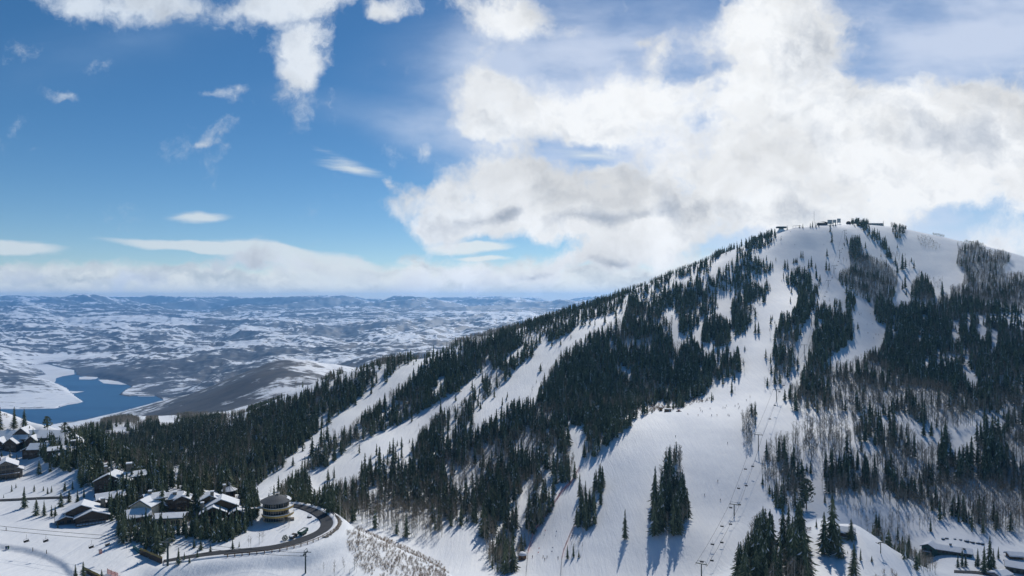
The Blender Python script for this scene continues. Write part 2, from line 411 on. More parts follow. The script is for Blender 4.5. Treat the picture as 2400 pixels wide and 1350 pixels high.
# gradient noise
_pr = np.random.default_rng(5); _perm = np.concatenate([_pr.permutation(512)] * 2); _ga = _pr.random(512) * 2 * np.pi
_gx, _gy = np.cos(_ga), np.sin(_ga)
def perlin(x, y):
    xi = np.floor(x).astype(np.int64); yi = np.floor(y).astype(np.int64)
    xf = x - xi; yf = y - yi
    uu = xf * xf * xf * (xf * (xf * 6 - 15) + 10); vv = yf * yf * yf * (yf * (yf * 6 - 15) + 10)
    def g(a, b, fx, fy):
        h = _perm[(_perm[a & 511] + b) & 511]
        return _gx[h] * fx + _gy[h] * fy
    n00 = g(xi, yi, xf, yf); n10 = g(xi + 1, yi, xf - 1, yf); n01 = g(xi, yi + 1, xf, yf - 1); n11 = g(xi + 1, yi + 1, xf - 1, yf - 1)
    return (n00 * (1 - uu) + n10 * uu) * (1 - vv) + (n01 * (1 - uu) + n11 * uu) * vv
def fbm(x, y, octv=5, gain=0.5):
    s = 0; a = 1.0
    for o in range(octv):
        s = s + a * perlin(x * 2 ** o + 17.3 * o, y * 2 ** o - 9.1 * o); a *= gain
    return s
def on_plane(p, z): D = -z * F / (p[1] - HZ); return ((p[0] - CX) / F * D, D)
def smooth01(t): t = np.clip(t, 0, 1); return t * t * (3 - 2 * t)

# grid: columns by bearing, rows by distance (finer where it is near)
gx = np.concatenate([np.linspace(-1500, -320, 24), np.arange(-300, 2704, 4.0), np.linspace(2720, 3900, 24)])
gd = np.exp(np.concatenate([np.arange(math.log(130), math.log(1500), 0.0042), np.arange(math.log(1500), math.log(27600), 0.0058)]))
NXG, NDG = len(gx), len(gd)
# evaluate the spline on every 3rd node, refine linearly in between
ix = np.unique(np.concatenate([np.arange(0, NXG, 3), [NXG - 1]])); idd = np.unique(np.concatenate([np.arange(0, NDG, 3), [NDG - 1]]))
cx_, cd_ = np.meshgrid(gx[ix], gd[idd])
cpy = tps_eval(cx_, cd_)
t1 = np.empty((len(idd), NXG))
for r_ in range(len(idd)): t1[r_] = np.interp(gx, gx[ix], cpy[r_])
GP = np.empty((NDG, NXG)); lgd = np.log(gd)
for c_ in range(NXG): GP[:, c_] = np.interp(lgd, lgd[idd], t1[:, c_])
GX = (gx[None, :] - CX) / F * gd[:, None]
GY = np.repeat(gd[:, None], NXG, 1)
GZ = -(GP - HZ) / F * gd[:, None]
# relief
far = smooth01((GY - 1500) / 2500.0)
wf_ = smooth01((GY - 7000) / 9000)
hill = (1 - wf_) * (1 - np.abs(fbm(GX / 1500, GY / 2100, 6, 0.52)) * 2.2) + wf_ * (1 - np.abs(fbm(GX / 3400 + 5, GY / 3600, 6, 0.46)) * 2.2)
low = smooth01((GZ - LAKE_Z) / 90.0)
hill2 = 1 - np.abs(fbm(GX / 420 + 7, GY / 520, 5, 0.55)) * 2.2
GZ += far * low * ((hill - 0.42) * (46 + 100 * smooth01((GY - 5000) / 8000) + 110 * smooth01((GY - 13000) / 9000)) + (hill2 - .42) * 26 + fbm(GX / 5200 + 3, GY / 9000, 3) * 330 * smooth01((GY - 12000) / 9000))
GZ += (1 - far) * fbm(GX / 55, GY / 55, 3) * 0.9
# the rounded hill between the lake and the forest ridge, running down to the shore on its left
for mx_, my_, mh_, sx_, sy_ in ((-775, 2400, 34, 230, 420), (-960, 2480, 18, 260, 380), (-1180, 2560, 14, 260, 360), (-610, 2380, 14, 150, 380), (-860, 1850, -22, 260, 200)):
    GZ += mh_ * np.exp(-((GX - mx_) / sx_) ** 2 - ((GY - my_) / sy_) ** 2)
# low snow lip across the nursery run
lx = np.array([on_plane((p, q), -101.5) for p, q in ((-140, 1277), (0, 1280), (60, 1284), (110, 1295), (150, 1309), (180, 1330), (205, 1365))])
tl = np.interp(GX, lx[:, 0], lx[:, 1], left=1e9, right=-1e9) - GY
GZ -= np.where((tl > 0) & (GX < lx[-1, 0]) & (GX > -330), 1.5 * smooth01(tl / 3.0) * np.exp(-np.maximum(tl, 0) / 30.0), 0) * smooth01((lx[-1, 0] - GX) / 6)
# lake basin
def poly_mask(poly, X, Y):
    inside = np.zeros(X.shape, bool); n = len(poly)
    for i in range(n):
        x1, y1 = poly[i]; x2, y2 = poly[(i + 1) % n]
        if y1 == y2: continue
        c = (y1 > Y) != (y2 > Y)
        inside ^= c & (X < (x2 - x1) * (Y - y1) / (y2 - y1) + x1)
    return inside
def z7(u, v): return (u / 3.0, 680 + v / 3.0)
LAKE = [z7(*p) for p in [(-900,838),(0,838),(250,834),(390,832),(450,803),(520,792),(590,786),(560,765),(535,750),(500,722),(470,690),(410,660),(300,632),(235,606),(320,592),(280,560),(200,527),(330,518),(420,542),(525,562),(530,592),(565,606),(690,612),(700,628),(830,640),(890,663),(925,682),(880,700),(835,737),(900,748),(960,745),(1090,745),(1140,770),(1310,768),(1500,800),(1300,960),(900,1100),(-900,1100)]]
GPX = np.repeat(gx[None, :], NDG, 0)
GPY = HZ + (-LAKE_Z) * F / GY        # row at which the lake level appears at this distance
lk = poly_mask(LAKE, GPX, GPY) & (GY > 3000)
lkf = lk.astype(float); sm = lk.astype(float)
for k_ in range(14):
    sm = (sm + np.roll(sm, 1, 0) + np.roll(sm, -1, 0) + np.roll(sm, 1, 1) + np.roll(sm, -1, 1)) / 5
    if k_ == 1: lkf = sm.copy()
shore = (GY > 2900) & (GY < 9000)
near_w = smooth01(sm * 3.0) * shore          # 1 at the water's edge, 0 further inland
GZ = np.where(shore & ~lk, np.maximum(GZ * (1 - near_w) + (LAKE_Z + 3) * near_w, LAKE_Z + 2.5), GZ)
GZ = np.where(lk, LAKE_Z - 10 * lkf, GZ)
# level bench for the road bend and the round building
ROAD_Z = -105.0
def z5b(u, v): return (580 + u / 8.4375, 1130 + v / 8.4375)
def z1p(u, v): return (u / 3.0, 900 + v / 3.0)
ROAD_OUT = [z5b(*p) for p in [(895,425),(1100,450),(1350,520),(1550,610),(1680,720),(1705,830),(1620,950),(1400,1080),(1100,1200),(800,1275),(400,1350)]] + [z1p(*p) for p in [(1480, 1207), (1330, 1228), (1150, 1258)]]
ROAD_IN = [z5b(*p) for p in [(890,482),(1050,520),(1250,600),(1420,720),(1465,830),(1400,940),(1250,1020),(1050,1090),(800,1175),(450,1262)]] + [z1p(*p) for p in [(1600, 1166), (1480, 1177), (1330, 1202), (1150, 1236)]]
def resample(pts, n):
    P_ = np.array(pts, float); dd = np.concatenate([[0], np.cumsum(np.sqrt((np.diff(P_, axis=0) ** 2).sum(1)))]); t = np.linspace(0, dd[-1], n)
    return np.stack([np.interp(t, dd, P_[:, k]) for k in range(P_.shape[1])], 1)
def smoothline(pts, it=3):
    P_ = np.array(pts, float)
    for _ in range(it):
        Q = [P_[0]]
        for a, b in zip(P_[:-1], P_[1:]): Q += [a * .75 + b * .25, a * .25 + b * .75]
        Q.append(P_[-1]); P_ = np.array(Q)
    return P_
no_ = 90
RO = resample(smoothline([on_plane(p, ROAD_Z) for p in ROAD_OUT]), no_); RI = resample(smoothline([on_plane(p, ROAD_Z) for p in ROAD_IN]), no_)
bx = (GX > -170) & (GX < -45) & (GY > 250) & (GY < 380)
pts_ = np.concatenate([RO, RI, (RO + RI) / 2, [on_plane((645, 1224), ROAD_Z)]])
q_ = np.stack([GX[bx], GY[bx]], 1)
dm = np.sqrt(((q_[:, None] - pts_[None]) ** 2).sum(-1)).min(1)
inb = poly_mask([tuple(p) for p in RI] , q_[:, 0], q_[:, 1])
dm = np.where(inb, 0, dm)
w_ = 1 - smooth01((dm - 3.5) / 9.0)
GZ[bx] = GZ[bx] * (1 - w_) + (ROAD_Z - .4) * w_
GROW = HZ - GZ / GY * F          # image row of every ground node
# line of sight: smallest row met so far along each bearing
CUMIN = np.minimum.accumulate(GROW, 0)
VIS = GROW <= np.vstack([np.full((1, NXG), 1e9), CUMIN[:-1]]) + 0.5
def ground(x, y):
    """height of the ground at world x, y (arrays)"""
    x = np.asarray(x, float); y = np.asarray(y, float)
    px = CX + F * x / y
    fi = np.clip(np.interp(px, gx, np.arange(NXG)), 0, NXG - 1.001); fj = np.clip(np.interp(np.log(y), lgd, np.arange(NDG)), 0, NDG - 1.001)
    i = fi.astype(int); j = fj.astype(int); a = fi - i; b = fj - j
    return (GZ[j, i] * (1 - a) + GZ[j, i + 1] * a) * (1 - b) + (GZ[j + 1, i] * (1 - a) + GZ[j + 1, i + 1] * a) * b
def min_row_before(x, y):
    px = CX + F * x / y
    i = np.clip(np.rint(np.interp(px, gx, np.arange(NXG))).astype(int), 0, NXG - 1); j = np.clip(np.interp(np.log(y), lgd, np.arange(NDG)).astype(int) - 1, 0, NDG - 1)
    return CUMIN[j, i]
def at(px, py, maxd=60000):
    """ground point seen along a sight line (column, row)"""
    i = int(np.argmin(np.abs(gx - px)))
    col = GROW[:, i]
    if maxd < 60000: col = np.where(gd < maxd, col, 1e9)
    k = np.nonzero((col <= py) & (gd < maxd))[0]
    j = k[0] if len(k) else int(np.argmin(col))
    if j > 0 and col[j - 1] > py:
        t = (col[j - 1] - py) / max(col[j - 1] - col[j], 1e-6); D = gd[j - 1] + t * (gd[j] - gd[j - 1])
    else: D = gd[j]
    x = (px - CX) / F * D
    return Vector((x, D, float(ground(x, D))))

# faces of the ground sheet
def grid_faces(nj, ni):
    j, i = np.meshgrid(np.arange(nj - 1), np.arange(ni - 1), indexing='ij')
    a = (j * ni + i).ravel()
    return np.stack([a, a + 1, a + ni + 1, a + ni], 1)
def ground_mesh():
    V = np.stack([GX.ravel(), GY.ravel(), GZ.ravel()], 1)
    m = bpy.data.materials.new("snow_ground"); m.use_nodes = True
    N = NT(m.node_tree); b = m.node_tree.nodes['Principled BSDF']
    geo = N.new('ShaderNodeNewGeometry'); pos = geo.outputs['Position']
    sp = N.new('ShaderNodeSeparateXYZ', i_0=pos); X, Y, Z = sp.outputs
    # snow
    n1 = N.noise(pos, 0.02, 6, 0.55)
    trk = N.noise(N.v('MULTIPLY', pos, (0.55, 0.035, 0.12)), 1.0, 7, 0.68, 0.8)
    snow = N.mix(N.ramp(N.m('ADD', N.m('MULTIPLY', n1, 0.5), N.m('MULTIPLY', trk, 0.5)), 0.36, 0.62), (0.755, 0.785, 0.83, 1), (0.88, 0.895, 0.905, 1))
    # far country: sage brush, scrub oak and bare ground breaking through the snow
    st = N.v('MULTIPLY', pos, (0.00075, 0.0013, 0.0006))
    b1 = N.noise(st, 1.0, 12, 0.68, 0.5)
    st2 = N.v('MULTIPLY', pos, (0.0062, 0.011, 0.005))
    b2 = N.noise(st2, 1.0, 8, 0.70, 0.5)
    nz = N.new('ShaderNodeSeparateXYZ', i_0=geo.outputs['Normal'])
    slope = N.m('SUBTRACT', 1.0, nz.outputs[2])
    bb = N.m('ADD', N.m('MULTIPLY', b1, 0.75), N.m('MULTIPLY', b2, 0.85))
    bb = N.m('ADD', bb, N.m('MULTIPLY', slope, 1.2))
    bb = N.m('ADD', bb, N.m('MINIMUM', N.m('MULTIPLY', nz.outputs[1], -0.75), 0.085))
    bb = N.m('ADD', bb, N.m('MULTIPLY', N.ramp(Y, 4300, 5200, 0.0, 0.03), N.ramp(Y, 7600, 6600, 0.0, 1.0)))
    bb = N.m('ADD', bb, N.ramp(Y, 11000, 17000, 0.0, 0.085, False))
    west = N.m('MULTIPLY', N.ramp(X, -1300, -2100, 0.0, 0.05), N.ramp(Y, 8200, 6000, 0.0, 1.0))
    bb = N.m('ADD', bb, west)
    nh = N.m('MULTIPLY', N.ramp(Y, 1150, 1400, 0, 1), N.ramp(Y, 3600, 2700, 0, 1))
    bb = N.m('ADD', bb, N.m('MULTIPLY', nh, 0.05))
    bb = N.m('ADD', bb, N.m('MULTIPLY', N.m('SUBTRACT', N.noise(N.v('MULTIPLY', pos, (0.00028, 0.00042, 0.0002)), 1.0, 3, 0.5), 0.5), 0.5))
    vo = N.new('ShaderNodeTexVoronoi', feature='F1'); N.put(vo.inputs['Vector'], N.v('MULTIPLY', pos, (0.0016, 0.0024, 0.0))); vo.inputs['Scale'].default_value = 1.0
    vs = N.new('ShaderNodeSeparateXYZ', i_0=vo.outputs['Color'])
    field = N.m('MULTIPLY', N.ramp(vs.outputs[0], 0.60, 0.62), N.ramp(slope, 0.030, 0.008))
    field = N.m('MULTIPLY', field, N.ramp(Y, 5600, 7200))
    bb = N.m('SUBTRACT', bb, N.m('MULTIPLY', field, 0.14))
    bb = N.m('ADD', bb, N.m('MULTIPLY', N.ramp(vs.outputs[1], 0.55, 0.75), 0.05))
    brushf = N.ramp(bb, 0.845, 0.925)
    ystart = N.ramp(X, -230, -120, 0.0, 500.0)
    brushf = N.m('MULTIPLY', brushf, N.ramp(N.m('SUBTRACT', Y, ystart), 1080, 1250, 0.0, 0.95))
    bcol = N.mix(N.ramp(N.noise(st2, 2.0, 4), 0.35, 0.65), (0.034, 0.038, 0.044, 1), (0.075, 0.072, 0.070, 1))
    colr = N.mix(brushf, snow, bcol)
    N.put(b.inputs['Base Color'], colr)
    b.inputs['Roughness'].default_value = 0.62
    b.inputs['Specular IOR Level'].default_value = 0.25
    # wind ripples and groomed texture
    bn = N.m('ADD', N.m('MULTIPLY', N.noise(N.v('MULTIPLY', pos, (0.5, 0.28, 0.5)), 1.0, 6, 0.65), 0.6), N.m('MULTIPLY', trk, 0.7))
    bp = N.new('ShaderNodeBump', i_Height=bn, i_Distance=1.3, i_Strength=0.4)
    N.l.new(bp.outputs[0], b.inputs['Normal'])
    o = obj_np("ground", V, [grid_faces(NDG, NXG)], [m], smooth=True)
    tag(o, kind='structure')
    return o
ground_obj = ground_mesh()
def sheet(name, poly_px, z, m, kind, label=None, cat=None, thick=0.8):
    """flat horizontal sheet at height z whose outline is given along sight lines"""
    pts = []
    for px, py in poly_px:
        D = -z * F / (py - HZ); pts.append(((px - CX) / F * D, D))
    mb = MB().prism(pts, z - thick, z)
    o = mb.build(name, m); tag(o, label, cat, None, kind); return o
wm = bpy.data.materials.new("lake_water"); wm.use_nodes = True
N_ = NT(wm.node_tree); b_ = wm.node_tree.nodes['Principled BSDF']
b_.inputs['Base Color'].default_value = (0.014, 0.070, 0.165, 1); b_.inputs['Roughness'].default_value = 0.35; b_.inputs['Specular IOR Level'].default_value = 0.12
g_ = N_.new('ShaderNodeNewGeometry'); N_.put(b_.inputs['Base Color'], N_.mix(N_.ramp(N_.noise(N_.v('MULTIPLY', g_.outputs['Position'], (0.0012, 0.004, 0.001)), 1.0, 6, 0.6), 0.35, 0.65), (0.012, 0.062, 0.150, 1), (0.026, 0.098, 0.20, 1))); wv = N_.noise(N_.v('MULTIPLY', g_.outputs['Position'], (0.02, 0.04, 0.02)), 1.0, 6, 0.65)
bp_ = N_.new('ShaderNodeBump', i_Height=wv, i_Distance=1.5, i_Strength=0.5); N_.l.new(bp_.outputs[0], b_.inputs['Normal'])
lake = MB().box(-9000, 1500, 3300, 9000, LAKE_Z - 1, LAKE_Z).build("lake", wm); tag(lake, kind='structure')
ice_m = mat("lake_ice", (0.80, 0.82, 0.85), 0.7, nscale=0.004, namp=0.12)
ICE = [[(200,527),(330,520),(420,545),(520,562),(524,592),(440,605),(395,618),(390,640),(380,652),(330,640),(290,628),(240,607),(325,592),(285,560)],
       [(556,612),(600,607),(690,612),(676,624),(640,628),(558,628)], [(690,630),(760,630),(830,642),(892,664),(850,664),(780,660),(728,655)],
       [(478,708),(530,711),(592,712),(540,722),(508,726)], [(-300,816),(20,816),(200,812),(390,822),(424,826),(380,833),(200,836),(-300,838)],
       [(424,806),(470,796),(590,784),(540,797),(470,808),(420,822)], [(960,730),(1090,733),(1085,746),(970,746)], [(1145,764),(1300,760),(1310,771),(1150,774)]]
for q in ICE: sheet("lake_ice", [z7(*p) for p in q], LAKE_Z + 1.2, ice_m, 'structure')

# ------------------------------------------------------------------ woods
ZK = {5: (1700, 480, 3.2143), 6: (1100, 600, 3.0), 8: (600, 650, 3.0), 2: (600, 900, 3.0), 3: (1100, 900, 3.0), 4: (1700, 900, 3.0), 1: (0, 900, 3.0), 7: (0, 680, 3.0), 0: (0, 0, 1.0)}
def zp(k, pts):
    ox, oy, s = ZK[k]; return [(ox + x / s, oy + y / s) for x, y in pts]
# classes: spacing (m), share of aspens, conifer height range, aspen height range
CLS = {
 'none': None,
 'fir': (3.7, .30, (10, 20), (9, 14)), 'mix': (4.1, .60, (12, 23), (10, 16)), 'asp': (3.5, .93, (10, 17), (9, 14)), 'olive': (3.3, .86, (9, 17), (9, 14)),
 'ridge': (5.0, .35, (9, 17), (7, 11)), 'ridgeasp': (4.2, .9, (10, 15), (8, 12)), 'sparse': (9.5, .12, (11, 20), (8, 12)), 'strip': (6.0, .15, (10, 18), (7, 11)),
 'sparseasp': (9.5, .75, (10, 20), (10, 17)), 'rightmix': (4.4, .84, (8, 25), (10, 18)), 'firv': (2.3, .06, (5, 12.5), (5, 8)), 'aspv': (3.6, 1.0, (4, 6), (4, 7)),
 'brush': (1.3, 1.0, (.8, 2), (.9, 2.3)), 'thinfir': (5.0, .2, (8, 16), (6, 10)), 'clump': (4.4, .45, (16, 29), (13, 20)), 'row': (3.9, .25, (11, 19), (7, 11)), 'clumpR': (4.2, .42, (16, 27), (11, 17)), 'islet': (4.4, .38, (12, 21), (9, 13)),
 'low': (3.6, .72, (7, 13), (6, 10)), 'shoulder': (4.2, 1.0, (2, 3), (4, 7.5)), 'scrub': (4.2, 1.0, (1.5, 3), (2, 4)),
}
SIL = zp(1, [(480,310),(530,292),(620,268),(700,258),(720,238),(800,218),(850,212),(920,208),(960,228),(1000,262),(1060,275),(1100,300),(1300,290),(1400,280),(1480,252),(1560,235),(1650,255),(1690,230),(1750,150)]) + \
      zp(8, [(0,890),(150,825),(300,795),(480,690),(530,650),(600,620),(620,675),(760,605),(920,540),(1060,524),(1200,482),(1400,418),(1560,388),(1700,342),(1850,300),(2000,262),(2200,192)]) + \
      zp(6, [(880,285),(950,260),(1100,215),(1250,172),(1400,102),(1600,32),(1700,-10)]) + zp(5, [(0,262),(40,250),(130,245),(200,200),(300,200),(350,162),(385,158)])
MAINLOW = zp(6, [(1300,330),(1200,372),(1090,400),(1200,370),(1290,400),(1430,420),(1430,560),(1390,610),(1420,590),(1500,600),(1580,545),(1620,620),(1680,660),(1830,690),(1890,630),(1912,720),(1912,810),(1850,850),(1700,905),(1680,945),(1560,1040),(1500,1070),(1340,1092),(1240,1110),(1150,1165)]) + \
      zp(3, [(1150,250),(1145,290),(1060,360),(990,430),(920,490),(850,530),(810,550),(790,500),(800,420),(815,370),(795,297),(720,300),(660,330),(700,380),(730,470),(760,560),(770,600),(730,690),(650,760),(590,860),(520,900),(490,980),(440,1060),(420,1130),(380,1190),(340,1190),(330,1330),(250,1340),(150,1310),(100,1100),(60,985)]) + \
      zp(2, [(1500,990),(1440,1010),(1330,1000),(1310,1090),(1240,1110),(1180,1090),(1100,1095),(1000,1065),(900,1045),(800,1005),(720,990),(640,955),(560,930),(270,830)]) + zp(1, [(1750,760),(1400,790),(1050,690),(850,620),(600,500),(560,400),(520,350)])
PAINT = [  # (polygon, class, where)
 (SIL + zp(5, [(385,185),(300,235),(230,250),(130,290),(0,350)]) + zp(6, [(1750,10),(1640,110),(1560,140),(1480,165),(1420,190),(1320,225)]) + MAINLOW, 'fir', "in the long forest below the left ridge"),
 # tree line of the left ridge against the valley
 (zp(8, [(1040,524),(1200,480),(1400,418),(1560,388),(1700,342),(1780,330),(1780,400),(1600,470),(1450,500),(1250,540),(1100,570),(980,600),(920,560)]), 'ridgeasp', "on the left ridge above the longest run"),
 (zp(8, [(1780,330),(1850,300),(2000,262),(2200,192),(2400,130)]) + zp(6, [(950,260),(1100,215),(1250,172),(1400,102),(1600,32),(1700,-10)]) + zp(5, [(0,262),(40,250),(130,245),(200,200),(300,200),(350,162),(385,158),(385,185),(300,235),(230,250),(130,290),(0,350)]) + zp(6, [(1750,10),(1640,110),(1560,140),(1480,165),(1420,190),(1320,225),(1090,275),(1060,400),(760,490),(530,580),(430,590),(300,610)]) + zp(8, [(1780,430)]), 'ridge', "on the ridge line left of the summit"),
 (zp(6, [(1090,400),(1290,400),(1430,420),(1430,560),(1390,610),(1300,640),(1100,640),(980,560),(960,480)]), 'mix', "at the top of the wide forest under the ridge"),
 # lower part of the middle forest is mixed with bare aspens
 (zp(3, [(660,330),(560,330),(430,380),(0,400),(-600,560),(-900,760),(-900,870),(-640,955),(-300,1090),(60,985),(150,1310),(330,1330),(400,1150),(770,600)]), 'mix', "in the mixed wood left of the fenced race run"),
 (zp(2, [(580,925),(640,955),(800,1005),(1000,1065),(1240,1110),(1310,1090),(1330,1000),(1440,1010),(1560,980),(1500,900),(1250,850),(900,830),(700,850)]), 'olive', "along the lower edge of the middle forest"),
 (zp(3, [(1150,240),(1160,180),(1340,138),(1500,128),(1600,98),(1690,86),(1690,122),(1500,162),(1340,192),(1240,208)]), 'scrub', "behind the snow brow"),
 # runs
 (zp(6, [(1140,262),(1085,285),(1070,390),(1000,410),(900,440),(760,480),(710,540),(620,590),(540,612),(530,568),(430,588),(340,650),(270,710),(160,830),(110,860),(150,880),(270,740),(380,650),(430,650),(480,690),(400,740),(330,800),(260,880),(190,950),(100,1050),(40,1130),(-60,1250),(60,1150),(100,1100),(200,1060),(270,1020),(350,990),(470,960),(500,900),(530,820),(580,760),(650,660),(760,580),(860,520),(980,460),(1090,420),(1100,350)]), 'none', ''),
 (zp(2, [(1740,0),(1990,0),(1980,75),(1830,95),(1740,150),(1630,210),(1575,290),(1510,260),(1600,130),(1700,30)]), 'none', ''),
 (zp(8, [(1460,485),(1300,520),(1180,548),(1050,610),(960,680),(860,750),(760,820),(690,890),(620,940),(540,1000),(510,1060),(430,1130),(340,1200),(400,1200),(470,1120),(500,1090),(540,1070),(600,1050),(660,1020),(720,970),(780,910),(850,860),(930,790),(1000,750),(1070,700),(1090,660),(1180,580),(1340,540),(1460,510)]), 'none', ''),
 (zp(2, [(540,245),(510,290),(400,380),(330,440),(260,500),(240,540),(180,600),(100,660),(0,710),(-80,730),(-80,820),(0,810),(100,770),(170,760),(180,690),(220,640),(270,600),(310,570),(330,510),(380,450),(440,400),(520,310),(600,295)]), 'none', ''),
 (zp(8, [(1640,630),(1560,700),(1490,740),(1420,800),(1330,850),(1260,890),(1200,930),(1110,980),(900,1090),(830,1150),(740,1210),(1000,1210),(1060,1140),(1110,1110),(1150,1060),(1180,1020),(1220,980),(1260,940),(1350,900),(1410,880),(1490,820),(1510,770),(1650,670)]), 'none', ''),
 (zp(2, [(1260,140),(1110,230),(1000,290),(900,340),(780,400),(640,480),(500,590),(440,600),(400,640),(365,700),(380,745),(440,730),(480,700),(560,665),(640,665),(730,625),(800,605),(850,605),(950,560),(1100,480),(1080,390),(1100,310),(1170,300),(1210,240),(1250,190)]), 'none', ''),
 (zp(2, [(730,540),(800,440),(900,400),(1040,370),(1070,440),(950,550),(900,530),(780,600),(735,575)]), 'sparse', "standing on the run in the middle of the forest"),
 (zp(6, [(380,690),(400,600),(440,590),(500,570),(530,600),(480,650),(400,720),(330,770),(230,860),(120,960),(60,1010),(100,900),(230,760)]), 'thinfir', "between the two forks of the long run"),
 (zp(3, [(425,735),(412,740),(360,810),(380,880),(330,1080),(285,1230),(320,1190),(350,1080),(400,960),(380,920),(415,800)]), 'none', ''),
 (zp(2, [(1560,980),(1500,985),(1440,1005),(1330,1000),(1350,1060),(1450,1100),(1600,1120),(1590,1020)]), 'none', ''),
 (zp(1, [(980,300),(1030,225),(1300,195),(1500,190),(1720,175),(1720,262),(1560,262),(1400,300),(1100,320)]), 'ridgeasp', "on the low hill above the lake"),
 (zp(1, [(1085,228),(1250,245),(1330,266),(1230,272),(1130,268)]), 'none', ''), (zp(1, [(760,320),(830,300),(960,315),(960,330),(840,335)]), 'none', ''),
 (zp(1, [(570,300),(760,240),(950,215),(1050,270),(1080,300),(960,320),(830,300),(640,340)]), 'ridgeasp', "on the low hill above the lake"),
 (zp(1, [(600,390),(760,330),(960,335),(1000,360),(900,390),(650,410)]), 'scrub', ''),
 (zp(1, [(1060,398),(1110,392),(1112,410),(1060,418)]), 'none', ''), (zp(1, [(1205,600),(1245,585),(1272,600),(1265,650),(1210,648)]), 'none', ''),
 (zp(1, [(1450,244),(1550,218),(1680,212),(1680,228),(1560,236),(1480,250)]), 'none', ''),
 # scattered strips on the open upper face
 (zp(0, [(1467,690),(1540,672),(1600,652),(1700,612),(1770,592),(1806,614),(1800,638),(1740,655),(1700,680),(1640,688),(1580,722),(1540,735),(1490,715)]), 'sparse', "scattered over the upper face left of the main run"),
 (zp(5, [(0,460),(100,325),(200,262),(280,225),(350,205),(415,215),(420,262),(370,275),(270,335),(190,375),(100,435),(20,475)]), 'strip', "in the upper strip of trees left of the summit"),
 (zp(5, [(-60,500),(60,470),(150,448),(230,445),(255,510),(340,430),(345,505),(270,535),(150,572),(60,640),(-60,670)]), 'strip', "in the second strip of trees left of the summit"),
 (zp(6, [(1240,370),(1310,290),(1360,290),(1440,230),(1560,190),(1560,250),(1450,300),(1360,400),(1290,400)]), 'strip', "in the lower strip beside the ridge"),
 (zp(6, [(1440,380),(1500,290),(1600,250),(1700,262),(1765,285),(1720,385),(1640,435),(1600,505),(1500,555),(1475,545),(1480,440)]), 'islet', "in the first tree island under the ridge strips"),
 (zp(6, [(1630,480),(1700,412),(1770,392),(1835,440),(1838,565),(1822,675),(1760,655),(1635,605)]), 'islet', "in the squat tree island beside the main run"),
 (zp(6, [(1850,290),(1900,215),(1990,172),(2085,182),(2090,335),(2010,335),(1990,455),(1930,525),(1870,575),(1848,525)]), 'islet', "in the tall tree island on the upper main run"),
 (zp(5, [(462,520),(500,475),(560,455),(642,470),(655,590),(700,590),(705,700),(690,755),(640,835),(600,905),(570,995),(530,1085),(520,1205),(480,1285),(440,1330),(345,1295),(355,1100),(385,870),(430,780),(500,805),(530,715),(550,680),(520,605),(468,605)]), 'islet', "in the long tree strip between main run and lift line"),
 (zp(6, [(2025,968),(2025,885),(2120,825),(2115,720),(2240,600),(2295,600),(2295,772),(2195,905),(2100,948)]), 'mix', "at the foot of the tree strip beside the lift line"),
 (zp(5, [(600,1180),(620,1060),(670,900),(690,755),(740,715),(830,702),(870,710),(900,795),(940,785),(968,900),(972,1005),(920,1065),(820,1135),(700,1235),(590,1295),(552,1285)]), 'fir', "in the wedge of forest right of the lift line"),
 (zp(5, [(908,830),(905,680),(920,655),(985,715),(980,825)]), 'thinfir', "at the upper tip of the wedge beside the lift line"), (zp(5, [(968,960),(1010,855),(1032,900),(990,990)]), 'islet', "beside the wedge of forest on the right run"),
 (zp(5, [(848,520),(870,485),(940,462),(928,335),(945,300),(1025,310),(1080,362),(1180,412),(1245,455),(1295,515),(1305,605),(1275,665),(1255,745),(1100,745),(1020,705),(940,645),(855,592)]), 'olive', "in the round wood below the summit"),
 (zp(5, [(930,335),(945,225),(1015,225),(1030,325),(990,370),(940,370)]), 'fir', "at the top tip of the round wood below the summit"),
 (zp(5, [(945,95),(1075,100),(1095,165),(1150,172),(1215,235),(1220,305),(1160,295),(1110,272),(1060,225),(990,172),(952,155)]), 'strip', "in the row running right from the summit"),
 (zp(5, [(1245,130),(1365,155),(1370,212),(1300,275),(1255,235)]), 'islet', "in the small stand right of the summit"),
 (zp(5, [(1180,310),(1225,280),(1265,360),(1262,425),(1200,385)]), 'islet', "on the slope right of the round wood"),
 (zp(5, [(1260,330),(1420,380),(1440,480),(1300,480),(1265,430)]), 'sparseasp', "on the shoulder right of the round wood"),
 (zp(5, [(1255,760),(1395,720),(1400,595),(1450,492),(1540,525),(1580,680),(1565,735),(1300,770)]), 'mix', "in the wood below the right shoulder"),
 (zp(5, [(1440,250),(1480,235),(1560,260),(1630,320),(1610,350),(1480,330)]), 'shoulder', 'on the open snow of the right shoulder'), (zp(5, [(1560,195),(1655,215),(1650,245),(1560,232)]), 'shoulder', 'on the open snow of the right shoulder'), (zp(5, [(1735,300),(1900,265),(1960,320),(1880,360),(1760,370)]), 'shoulder', 'on the open snow of the right shoulder'), (zp(5, [(1560,560),(1640,560),(1640,640),(1570,630)]), 'shoulder', 'on the open snow of the right shoulder'),
 (zp(5, [(1095,745),(1260,742),(1400,712),(1560,735),(1640,640),(1700,690),(1960,640),(2260,560),(2260,930),(1110,930)]), 'mix', "in the wood below the right shoulder"),
 # the big forest on the right
 (zp(5, [(1020,735),(1105,742),(1122,785),(1110,800),(1130,872),(1205,915),(1195,1000),(1150,1050),(1095,1068),(1050,1108),(985,1138),(960,1158),(770,1192),(690,1238),(600,1288),(520,1340)]) + zp(4, [(440,60),(470,190),(640,235),(2150,260),(2150,-360),(1880,-440),(1600,-420),(1300,-400)]), 'fir', "in the big dark forest on the right"),
